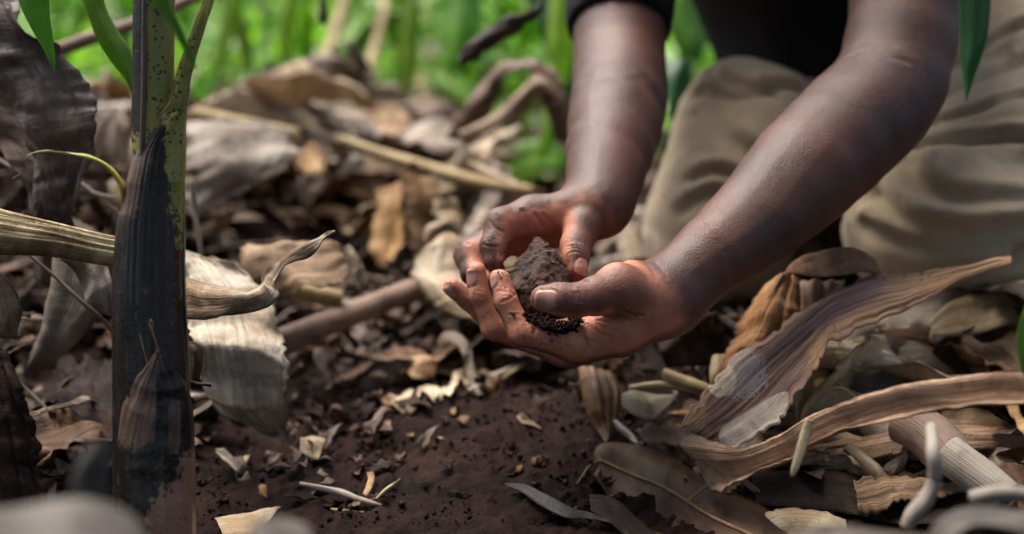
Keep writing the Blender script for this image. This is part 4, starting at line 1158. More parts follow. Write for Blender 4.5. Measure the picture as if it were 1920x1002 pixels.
for k, (rows, lab, mt) in enumerate([
    ([(700, 345, 1.52, 755, 338, 1.52, .01), (700, 390, 1.51, 760, 385, 1.50, .012), (692, 440, 1.50, 762, 445, 1.49, .012), (690, 470, 1.49, 750, 478, 1.48, .01), (700, 492, 1.49, 740, 488, 1.48, .004)], 'tan pleated leaf hanging in folds behind the hands, left half', M_tan),
    ([(745, 335, 1.50, 815, 345, 1.52, .012), (755, 380, 1.49, 822, 390, 1.50, .014), (765, 430, 1.48, 830, 440, 1.50, .012), (775, 462, 1.48, 822, 468, 1.49, .008)], 'tan pleated leaf hanging in folds behind the hands, right half', M_tan),
    ([(815, 375, 1.46, 855, 372, 1.46, .008), (812, 400, 1.46, 866, 400, 1.46, .012), (830, 425, 1.45, 868, 425, 1.45, .008), (845, 440, 1.45, 860, 442, 1.45, .002)], 'small pale rounded leaf right of the pleated leaf', M_pale),
    ([(565, 215, 1.80, 690, 205, 1.80, .02), (570, 255, 1.78, 690, 240, 1.78, .024), (580, 280, 1.76, 688, 270, 1.76, .02), (620, 298, 1.75, 670, 290, 1.75, .006)], 'white-grey broad leaf on top of the litter pile in the middle', M_pale),
    ([(520, 200, 1.82, 560, 195, 1.82, .01), (530, 230, 1.81, 590, 225, 1.80, .014), (560, 262, 1.80, 600, 255, 1.80, .01)], 'lilac-grey leaf left of the white-grey leaf on the pile', M_grey),
    ([(590, 185, 1.86, 660, 180, 1.86, .012), (600, 205, 1.85, 668, 200, 1.84, .016), (615, 232, 1.83, 672, 225, 1.83, .01)], 'grey-white upper leaf standing behind the broad one on the pile', M_pale),
    ([(658, 184, 1.84, 745, 190, 1.84, .012), (664, 215, 1.82, 776, 225, 1.82, .018), (675, 245, 1.80, 765, 240, 1.81, .014), (705, 268, 1.79, 730, 262, 1.79, .004)], 'tan squarish leaf with dark holes right of the white-grey leaf', M_tan),
    ([(745, 245, 1.74, 830, 218, 1.75, .012), (760, 275, 1.72, 862, 240, 1.74, .018), (790, 292, 1.70, 880, 262, 1.72, .014), (825, 300, 1.70, 870, 285, 1.71, .004)], 'pinkish-grey rounded leaf leaning on the right of the pile', M_grey),
    ([(850, 222, 1.78, 870, 212, 1.78, .006), (856, 245, 1.77, 888, 232, 1.77, .008), (868, 262, 1.76, 884, 256, 1.76, .003)], 'small white crumpled leaf at the foot of the curled brown leaf', M_pale),
    ([(625, 300, 1.70, 650, 285, 1.70, .003), (632, 315, 1.69, 672, 292, 1.69, .006), (634, 326, 1.68, 640, 322, 1.68, .001)], 'small cream leaf tip pointing down from the pile edge', M_pale),
    ([(330, 235, 1.50, 420, 232, 1.52, .012), (338, 280, 1.48, 540, 255, 1.52, .026), (345, 330, 1.46, 555, 300, 1.50, .028), (345, 372, 1.45, 480, 352, 1.48, .016), (350, 405, 1.44, 405, 395, 1.45, .004)], 'broad grey-cream leaf sloping over the dark hollow right of the stem', M_grey),
    ([(550, 300, 1.55, 590, 262, 1.56, .006), (560, 325, 1.54, 610, 290, 1.55, .008), (585, 330, 1.53, 606, 318, 1.53, .002)], 'small olive leaf piece at the right end of the grey-cream leaf', M_tan),
    ([(562, 330, 1.6, 600, 322, 1.6, .006), (556, 348, 1.6, 612, 345, 1.6, .008), (572, 358, 1.6, 600, 360, 1.6, .003)], 'little whitish leaf inside the dark hollow', M_grey),
    ([(670, 168, 2.0, 745, 172, 2.0, .02), (660, 190, 1.98, 750, 200, 1.98, .02), (668, 205, 1.97, 740, 212, 1.97, .01)], 'rusty brown leaf humped behind the pile top', M_orange),
    ([(760, 185, 1.9, 830, 180, 1.9, .012), (765, 210, 1.88, 860, 205, 1.88, .014), (790, 228, 1.87, 840, 228, 1.87, .006)], 'dark brown curled leaf between the tan leaf and the curled brown leaf', M_brown),
    ([(400, 170, 2.0, 470, 155, 2.0, .02), (410, 200, 1.98, 505, 180, 1.98, .022), (440, 222, 1.96, 520, 215, 1.96, .01)], 'brown-grey curled leaf at the upper left of the pile', M_brown),
    ([(165, 190, 1.7, 165, 245, 1.7, .02), (240, 196, 1.7, 240, 262, 1.7, .02), (350, 205, 1.72, 350, 275, 1.72, .02), (460, 212, 1.74, 460, 255, 1.74, .01)], 'grey ribbed sheath lying across behind the stem', M_grey),
]):
    rows = [(*q[:6], q[6] * (.45 if k % 3 else -.5)) for q in rows]
    hero('dry_leaf', lab, 'dead leaf', rows, mt, nu=23, nv=44, ripple=.006, rfreq=16, crinkle=.006, cfreq=18, ridge=(.0008, 6), notch=.13, fray=.012, thick=.0005)
hero('curled_leaf', 'long brown dead leaf bending over in a loop against the green', 'dead leaf',
     [(835, 262, 1.66, 880, 268, 1.66, .004), (858, 222, 1.66, 905, 236, 1.66, .006), (895, 165, 1.66, 935, 182, 1.66, .007), (935, 118, 1.66, 955, 148, 1.65, .006), (985, 106, 1.66, 985, 136, 1.64, .006), (1028, 130, 1.66, 1008, 150, 1.63, .006), (1055, 180, 1.65, 1020, 190, 1.63, .006), (1068, 230, 1.65, 1040, 245, 1.63, .004), (1058, 268, 1.65, 1046, 265, 1.64, .001)],
     M_brown, nu=17, nv=90, ripple=.004, rfreq=24, crinkle=.0025)
hero('curled_leaf', 'olive-brown leaf arm joining the looped leaf from the lower left', 'dead leaf',
     [(860, 248, 1.62, 872, 272, 1.62, .004), (905, 228, 1.62, 920, 258, 1.62, .006), (950, 195, 1.62, 968, 225, 1.62, .006), (985, 158, 1.62, 1000, 182, 1.62, .005), (1010, 140, 1.62, 1040, 175, 1.62, .004), (1040, 175, 1.63, 1065, 200, 1.63, .002)],
     M_tan, nu=15, nv=60, ripple=.004, crinkle=.0025)
o = tube('twig', [(862, 116, 1.45), (885, 92, 1.45), (915, 72, 1.45), (950, 52, 1.45), (990, 30, 1.45), (1018, 8, 1.45), (1022, -40, 1.45)], [.006, .0085, .010, .009, .007, .002, .0015], M_twig, seg=12, n=70, rough=.55); T(o, 'dark crumbly rotten leaf roll hanging from a thread before the greenery', 'dead leaf')
o = tube('leaf_stalk', [(640, 262, 1.62), (720, 292, 1.61), (820, 322, 1.60), (910, 345, 1.58), (1000, 358, 1.56)], [.008, .0105, .012, .011, .008], M_cane, seg=12, n=50, flat=.7); T(o, 'long straw-tan leaf stalk crossing the pile towards the far wrist', 'stalk')
o = tube('leaf_stalk', [(880, 305, 1.60), (930, 330, 1.58), (985, 355, 1.56)], [.004, .008, .004], M_pale, seg=10, flat=.6); T(o, 'short whitish stalk lying on the long tan one', 'stalk')
o = tube('cane_stalk', [(362, 216, 1.62), (450, 236, 1.62), (560, 255, 1.62)], [.0105, .0105, .008], M_cane, seg=12); T(o, 'pale yellow stalk lying over the grey-cream leaf', 'stalk')
o = tube('brown_stick', [(60, 112, 1.35), (170, 72, 1.38), (260, 42, 1.42), (370, -8, 1.46)], [.0065, .007, .0065, .006], M_stick, seg=12, n=40, rough=.05); T(o, 'thin brown stick slanting behind the stem at the top left', 'stick')
o = tube('twig', [(55, 478, 1.02), (110, 525, 1.02), (160, 572, 1.02), (195, 602, 1.03), (222, 640, 1.04)], [.0012, .0014, .0016, .0018, .001], M_stick, seg=8, n=40, rough=.2); T(o, 'thin brown twig slanting down to the stem under the ribbed sheath', 'twig')
o = tube('twig', [(0, 690, 1.10), (50, 730, 1.10), (120, 800, 1.09), (184, 862, 1.08)], [.0008, .0011, .0014, .0016], M_greystick, seg=8, n=30, rough=.15); T(o, 'thin grey twig crossing the dark hollow at the lower left', 'twig')
o = tube('twig', [(370, 395, 1.2), (360, 340, 1.2), (362, 380, 1.2), (372, 440, 1.2), (380, 500, 1.2)], [.002, .003, .004, .005, .003], M_greystick, seg=8, n=40, flat=.4); T(o, 'narrow grey leaf shred hanging behind the stem', 'dead leaf')
for k, (a, b, c_) in enumerate([((-20, 245), (90, 300), (225, 400)), ((-20, 290), (60, 330), (215, 372)), ((0, 250), (60, 262), (120, 262))]):
    o = tube('straw', [(a[0], a[1], 1.2), (b[0], b[1], 1.2), (c_[0], c_[1], 1.2)], [.003, .0035, .002], M_greystick, seg=8, flat=.5)
    T(o, ['pale straw slanting across the dark at far left, the longest', 'pale straw just under the longest one at far left', 'short pale straw near the folded leaf at far left'][k], 'straw')
hero('dry_leaf', 'small yellow-brown leaf bit pinched beside the clod in the hands', 'leaf scrap', [(944, 492, 1.035, 950, 510, 1.03, .001), (955, 484, 1.033, 962, 512, 1.026, .003), (966, 482, 1.034, 974, 508, 1.028, .002), (978, 486, 1.04, 980, 500, 1.035, 0)], dry_mat('ochre_bit', (.24, .15, .045), (.12, .065, .02), streak=.5, vary=.02), nu=9, nv=18, crinkle=.0012, cfreq=120)
hero('dry_banana_leaf', 'blackened fibrous sheath hanging at the left edge down to the bottom', 'dead leaf',
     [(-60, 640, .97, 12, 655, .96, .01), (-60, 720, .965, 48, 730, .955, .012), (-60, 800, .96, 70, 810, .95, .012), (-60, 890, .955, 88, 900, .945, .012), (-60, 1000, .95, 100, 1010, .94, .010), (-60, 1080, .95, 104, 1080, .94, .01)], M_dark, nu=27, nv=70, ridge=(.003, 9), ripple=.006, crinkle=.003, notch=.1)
hero('dry_banana_leaf', 'shade-dark crumpled leaf added in the hollow between the left edge and the stem', 'dead leaf',
     [(60, 730, 1.15, 90, 850, 1.10, .01), (120, 700, 1.15, 140, 860, 1.09, .014), (180, 690, 1.15, 200, 880, 1.08, .014), (240, 700, 1.15, 250, 880, 1.07, .01)], M_dark, nu=25, nv=50, ripple=.008, crinkle=.006, notch=.12)  # dark leaf added to deepen the shade of this hollow
# small pieces on the soil
hero('dry_leaf', 'crumpled pale leaf lump lying on the soil left of the hands', 'dead leaf',
     [(728, 752, 1.24, 738, 768, 1.24, .001), (760, 732, 1.25, 782, 762, 1.23, -.004), (800, 728, 1.25, 815, 748, 1.23, .003), (840, 708, 1.25, 852, 742, 1.23, -.004), (872, 706, 1.25, 884, 718, 1.24, .001)], M_pale, nu=23, nv=50, crinkle=.005, cfreq=60, ripple=.007, rfreq=70, notch=.2)
hero('dry_leaf', 'folded tan leaf piece standing behind the crumpled pale one', 'dead leaf',
     [(752, 690, 1.27, 775, 720, 1.26, .004), (770, 675, 1.27, 800, 715, 1.26, .008), (800, 670, 1.27, 815, 705, 1.26, .006), (815, 680, 1.27, 812, 690, 1.27, .001)], M_tan, nu=15, nv=30, crinkle=.004, cfreq=50)
hero('dry_leaf', 'curled pale strip bending down to the soil below the fingertips', 'dead leaf',
     [(820, 642, 1.26, 828, 655, 1.26, .001), (835, 625, 1.26, 842, 645, 1.25, .004), (862, 630, 1.25, 858, 652, 1.24, .005), (880, 652, 1.24, 868, 668, 1.23, .004), (892, 690, 1.23, 872, 695, 1.23, .004), (904, 725, 1.22, 884, 728, 1.22, .003), (906, 742, 1.22, 896, 742, 1.22, .001)], M_grey, nu=13, nv=60)
hero('dry_leaf', 'dark striped shrivelled leaf curled up under the near wrist', 'dead leaf',
     [(1085, 690, 1.16, 1150, 700, 1.16, .006), (1090, 730, 1.15, 1165, 735, 1.15, .014), (1100, 775, 1.14, 1162, 775, 1.14, .014), (1120, 805, 1.13, 1152, 808, 1.13, .008), (1138, 828, 1.125, 1142, 828, 1.125, .001)], dry_mat('striped_shrivelled', (.26, .17, .11), (.07, .045, .03), streak=.95, fs=240, bump=.0012), nu=25, nv=40, ridge=(.0012, 9))
hero('dry_leaf', 'thin tail of the shrivelled leaf trailing on the soil', 'dead leaf',
     [(1148, 790, 1.13, 1156, 788, 1.13, .001), (1158, 806, 1.125, 1170, 800, 1.125, .002), (1178, 822, 1.12, 1186, 814, 1.12, .002), (1194, 832, 1.12, 1196, 829, 1.12, 0)], M_grey, nu=9, nv=24)
hero('dry_leaf', 'small folded khaki leaf ending in a triangle right of the shrivelled leaf', 'dead leaf',
     [(1165, 740, 1.10, 1168, 765, 1.10, .002), (1185, 732, 1.10, 1190, 780, 1.09, .006), (1215, 738, 1.10, 1222, 792, 1.09, .006), (1240, 742, 1.10, 1240, 775, 1.09, .003), (1270, 740, 1.10, 1270, 744, 1.10, 0)], dry_mat('khaki_leaf', (.36, .31, .19), (.20, .16, .09), streak=.25), nu=15, nv=30, ripple=.001)
o = tube('leaf_stalk', [(1180, 728, 1.12), (1250, 722, 1.12), (1330, 740, 1.11)], [.004, .005, .005], M_cane, seg=10, rough=.15, flat=.6); T(o, 'mottled yellow stalk above the small khaki leaf', 'stalk')
# oval leaf with midrib
OV = [(1118, 868, 1.085, 1124, 876, 1.085, .0), (1128, 838, 1.083, 1122, 900, 1.075, .004), (1180, 835, 1.082, 1150, 945, 1.062, .007), (1245, 850, 1.08, 1200, 985, 1.045, .008), (1310, 885, 1.07, 1265, 1020, 1.035, .008), (1375, 925, 1.06, 1335, 1060, 1.03, .006), (1450, 965, 1.05, 1420, 1090, 1.02, .004), (1560, 1060, 1.04, 1540, 1120, 1.02, .001)]
ovm = dry_mat('brown_oval_leaf', (.105, .068, .046), (.05, .030, .021), streak=.12, bump=.00012, spots=1.0, blotch=.6, rough=.5, spec=.16, vary=.02)
ov = hero('oval_leaf', 'large oval brown leaf with a pale midrib lying at the bottom centre', 'dead leaf', OV, ovm, nu=41, nv=70, prof='s', ripple=.002, rfreq=22, crinkle=.0012, cfreq=26, thick=.0005)
def along(rows, off=.0012, n=12, u=.5):
    R = catmull([(*P(*r[:3]), *P(*r[3:6])) for r in rows], n)
    m = R[:, :3] * (1 - u) + R[:, 3:] * u
    return [p - FWD * off + UP * off for p in m]
mp_ = list((LAST['g'] + LAST['n'] * .0007)[::5, 19]); mp_ = [p + 0 for p in mp_]
tube('midrib', mp_, list(np.linspace(.0011, .0019, len(mp_))), M_tan, seg=8, n=60, parent=ov, world=True, flat=.7)
hero('dry_leaf', 'dark folded leaf lying under the left edge of the oval leaf', 'dead leaf',
     [(1105, 928, 1.06, 1108, 958, 1.05, .002), (1150, 935, 1.06, 1150, 985, 1.05, .004), (1200, 975, 1.05, 1195, 1030, 1.04, .004), (1260, 1030, 1.04, 1250, 1080, 1.03, .003)], M_dark, nu=15, nv=30, ridge=(.001, 5))
hero('dry_leaf', 'thin bluish-grey leaf lying flat on the soil at the bottom', 'dead leaf',
     [(945, 905, 1.085, 952, 912, 1.08, 0), (985, 910, 1.08, 978, 922, 1.07, .002), (1028, 930, 1.07, 1014, 947, 1.06, .003), (1078, 957, 1.055, 1062, 970, 1.045, .003), (1110, 965, 1.05, 1105, 974, 1.045, .002), (1150, 980, 1.045, 1150, 984, 1.04, 0)], dry_mat('slate_leaf', (.085, .075, .07), (.045, .038, .036), streak=.3, rough=.5, spec=.25), nu=15, nv=40, ripple=.001)
SM = [((562, 908, 1.05), (630, 922, 1.045), (695, 943, 1.035), (716, 948, 1.035), .0022, M_greystick, 'broken grey twig with a split end on the soil, bottom left of the middle', .45),
      ((706, 936, 1.04), (722, 920, 1.045), (736, 910, 1.05), (750, 898, 1.05), .0012, M_cane, 'tiny yellow twig standing right of the split grey twig', .3),
      ((620, 955, 1.03), (640, 958, 1.03), (660, 960, 1.03), (682, 961, 1.03), .0015, M_cane, 'tiny yellow splinter under the split grey twig', .3),
      ((905, 935, 1.05), (906, 955, 1.04), (907, 985, 1.03), (908, 1010, 1.02), .0009, M_greystick, 'upright thin grey rootlet at the bottom centre', .3),
      ((1078, 912, 1.06), (1090, 896, 1.07), (1100, 880, 1.08), (1108, 872, 1.085), .0007, M_stick, 'fine reddish stem left of the oval leaf', .2),
      ((895, 712, 1.26), (930, 705, 1.26), (970, 688, 1.27), (1005, 672, 1.28), .003, M_greystick, 'pale straight straw just under the hands', .2),
      ((940, 712, 1.26), (962, 697, 1.26), (985, 683, 1.27), (1000, 675, 1.28), .0022, M_cane, 'short pale splinter under the hands', .2)]
for a, b, c_, d_, r, mt, lab, rg in SM:
    o = tube('twig', [a, b, c_, d_], [r * .7, r, r, r * .5], mt, seg=8, n=30, rough=rg); T(o, lab, 'twig')
hero('dry_leaf', 'tiny cream curl standing on the soil at the bottom', 'dead leaf', [(688, 888, 1.07, 700, 886, 1.07, .001), (690, 900, 1.065, 702, 900, 1.065, .002), (686, 915, 1.06, 696, 918, 1.06, .002), (680, 926, 1.055, 686, 930, 1.055, 0)], M_tan, nu=9, nv=20)
hero('dry_leaf', 'flat pale triangular leaf scrap at the bottom left beside the stem', 'dead leaf', [(402, 975, 1.01, 420, 1010, 1.0, .002), (440, 968, 1.01, 455, 1010, 1.0, .004), (480, 960, 1.01, 490, 995, 1.0, .003), (524, 951, 1.015, 526, 954, 1.015, 0)], M_pale, nu=13, nv=24, crinkle=.002)
hero('dry_leaf', 'cream crumpled scrap on the soil below the point of the cream leaf', 'dead leaf', [(562, 825, 1.12, 562, 845, 1.115, .002), (585, 822, 1.12, 582, 862, 1.11, .005), (610, 828, 1.12, 598, 868, 1.11, .002)], M_pale, nu=13, nv=20, crinkle=.003)
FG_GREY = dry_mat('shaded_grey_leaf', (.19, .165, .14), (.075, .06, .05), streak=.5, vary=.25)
# foreground, out of focus
hero('dry_leaf', 'blurred grey-white leaf tip rising close to the camera at the bottom left', 'dead leaf', [(130, 950, .60, 200, 955, .60, .003), (135, 900, .60, 205, 905, .60, .004), (150, 860, .60, 210, 850, .60, .004), (170, 830, .60, 205, 820, .60, .002)], FG_GREY, nu=13, nv=20)
hero('dry_leaf', 'big blurred grey-white leaf close to the camera in the bottom left corner', 'dead leaf', [(-60, 965, .52, -60, 1090, .50, .004), (40, 950, .52, 60, 1090, .50, .006), (150, 935, .52, 190, 1090, .50, .006), (230, 955, .53, 270, 1090, .50, .004), (270, 990, .54, 285, 1090, .52, 0)], FG_GREY, nu=15, nv=24)
hero('dry_leaf', 'small blurred grey leaf end close to the camera right of the corner leaf', 'dead leaf', [(470, 985, .60, 480, 1060, .59, .002), (520, 970, .60, 530, 1060, .59, .003), (580, 985, .60, 590, 1060, .59, .002)], FG_GREY, nu=11, nv=16)
hero('dry_leaf', 'blurred pale leaf edge close to the camera along the bottom right', 'dead leaf', [(1480, 1004, .66, 1480, 1080, .64, .001), (1560, 984, .66, 1600, 1080, .64, -.003), (1660, 996, .66, 1720, 1080, .64, .004), (1740, 1004, .66, 1800, 1080, .64, 0)], FG_GREY, nu=11, nv=20)
hero('dry_leaf', 'blurred pale curved leaf close to the camera in the bottom right corner', 'dead leaf', [(1735, 1015, .68, 1760, 1060, .66, .001), (1765, 972, .68, 1800, 1000, .66, .003), (1830, 950, .68, 1850, 985, .66, -.003), (1940, 962, .68, 1950, 1005, .66, .003)], FG_GREY, nu=13, nv=20)
o = tube('twig', [(1700, 990, .80), (1712, 965, .80), (1735, 940, .80), (1752, 900, .80), (1750, 850, .80), (1746, 800, .82)], [.004, .0045, .0045, .004, .0038, .003], M_greystick, seg=10, n=40, rough=.1); T(o, 'blurred crooked grey twig rising near the camera at the lower right', 'twig')
o = tube('twig', [(1820, 935, .78), (1880, 925, .78), (1960, 935, .78)], [.004, .0045, .004], M_greystick, seg=10); T(o, 'blurred straight twig at the right edge near the bottom', 'twig')

# ---------------------------------------------------------------- hero litter, right half
def hero_mat():
    m = NT('torn_sheath_skin')
    uv = m.coord('UV'); ob = m.coord('Object')
    f = m.noise(m.mapping(uv, (520, 9, 1)), 1.0, 7, .65, .6); f2 = m.noise(m.mapping(uv, (130, 5, 1)), 1.0, 5, .6, .5)
    b = m.noise(ob, 70, 5, .65); s = m.noise(ob, 500, 3, .6)
    org = m.mix(m.step(f, .35, .65), (.26, .115, .055), (.68, .43, .24))
    pur = m.mix(m.step(f, .35, .65), (.11, .05, .042), (.46, .27, .19))
    pin = m.mix(m.step(f, .35, .65), (.28, .13, .11), (.52, .33, .26))
    whi = m.mix(m.step(b, .3, .7), (.78, .68, .54), (.60, .48, .37))
    whi = m.mix(m.step(s, .64, .7), whi, (.20, .10, .07))
    e = lambda a, w, x=b: m.step(m.math('ADD', a, m.math('MULTIPLY', m.math('SUBTRACT', x, .5), w)), .44, .56)
    c = m.mix(e(m.attr('pinkish'), 1.0, f2), org, pin)
    c = m.mix(e(m.attr('purple'), 1.2, f2), c, pur)
    c = m.mix(m.math('MULTIPLY', m.step(f2, .56, .7), .4), c, (.09, .05, .04))
    c = m.mix(m.math('MULTIPLY', e(m.attr('dust'), 1.0, s), .7), c, (.52, .47, .43))
    c = m.mix(e(m.attr('white'), .7), c, whi)
    m.l.new(c, m.b.inputs['Base Color']); m.b.inputs['Roughness'].default_value = .6
    m.l.new(m.bump(m.math('ADD', f, f2), .0026), m.b.inputs['Normal']); return m.m
MS = [(1896, 486, 1.12, 1896, 492, 1.11, 0), (1810, 503, 1.11, 1812, 526, 1.10, .002), (1725, 518, 1.11, 1722, 572, 1.085, .004), (1640, 522, 1.10, 1640, 608, 1.065, .006), (1575, 542, 1.09, 1560, 648, 1.05, .008), (1500, 588, 1.075, 1530, 700, 1.03, .008), (1425, 642, 1.06, 1500, 752, 1.02, .009), (1355, 700, 1.05, 1466, 800, 1.01, .008), (1306, 750, 1.045, 1420, 842, 1.005, .009), (1280, 804, 1.04, 1342, 856, 1.015, .008)]
mh = hero_mat()
torn = hero('torn_sheath', 'long torn banana sheath with orange, purple and white mouldy patches running up to the right', 'leaf sheath', MS, mh, nu=45, nv=130, prof='sin', ridge=(.0018, 8), crinkle=.0010, cfreq=40, ripple=.0016, rfreq=25, notch=.10, thick=.0011)
set_attr(torn, 'purple', lambda x, y, c: sstep(1600, 1480, x) * sstep(1290, 1345, x) * .70)
set_attr(torn, 'pinkish', lambda x, y, c: .8 * sstep(20, -10, (y - 560) - (1640 - x) * .55) * sstep(1680, 1640, x))
set_attr(torn, 'white', lambda x, y, c: .95 * sstep(-10, 14, (y - 752) + (x - 1430) * .60) * sstep(1500, 1455, x) * sstep(1335, 1360, x) + .75 * sstep(46, 20, np.hypot((x - 1352), (y - 712) * .9)))
set_attr(torn, 'dust', lambda x, y, c: .62 * sstep(90, 30, np.hypot(x - 1390, y - 700)))
fl = sheet('folded_flap', [(1284, 798, 1.03, 1296, 850, 1.03, .006), (1300, 812, 1.015, 1330, 915, 1.00, .010), (1350, 832, 1.0, 1356, 920, .98, .008), (1400, 842, .985, 1410, 888, .965, .006), (1470, 815, .965, 1482, 862, .945, .006), (1560, 772, .94, 1562, 815, .92, .006), (1680, 730, .91, 1690, 782, .89, .006), (1800, 712, .89, 1800, 762, .87, .006), (1960, 704, .87, 1960, 750, .85, .006)],
      dry_mat('brown_flap', (.42, .265, .16), (.23, .125, .07), streak=.7, fs=300, bump=.0012, vary=.02), nu=27, nv=120, prof='s', ridge=(.0012, 4), crinkle=.0016, cfreq=40, notch=.09, thick=.0012, parent=torn)
o = sheet('splinter', [(1508, 785, .905, 1524, 788, .905, .001), (1496, 830, .90, 1514, 834, .90, .001), (1484, 875, .895, 1497, 880, .895, .001), (1482, 892, .893, 1486, 894, .893, 0)], M_yellow, nu=7, nv=24, parent=torn)
def fibres(n, spot, L, mat, parent, seed):
    r = random.Random(seed)
    for _ in range(n):
        x, y, d, a = spot(r)
        l = r.uniform(.4, 1) * L; a += r.gauss(0, .35)
        tube('torn_fibre', [(x, y, d), (x + l * .5 * math.cos(a), y + l * .5 * math.sin(a), d - .002), (x + l * math.cos(a + r.gauss(0, .4)), y + l * math.sin(a), d - .003)], [.0004, .0003, .00012], mat, seg=4, n=8, parent=parent)
fibres(10, lambda r: (r.uniform(1640, 1760), r.uniform(512, 530), 1.08, -1.2), 18, M_tan, torn, 1)
fibres(10, lambda r: (r.uniform(1560, 1620), r.uniform(606, 640), 1.055, 1.3), 30, M_tan, torn, 2)
fibres(6, lambda r: (1690 + r.uniform(-8, 8), 575, 1.08, .6), 16, M_tan, torn, 3)
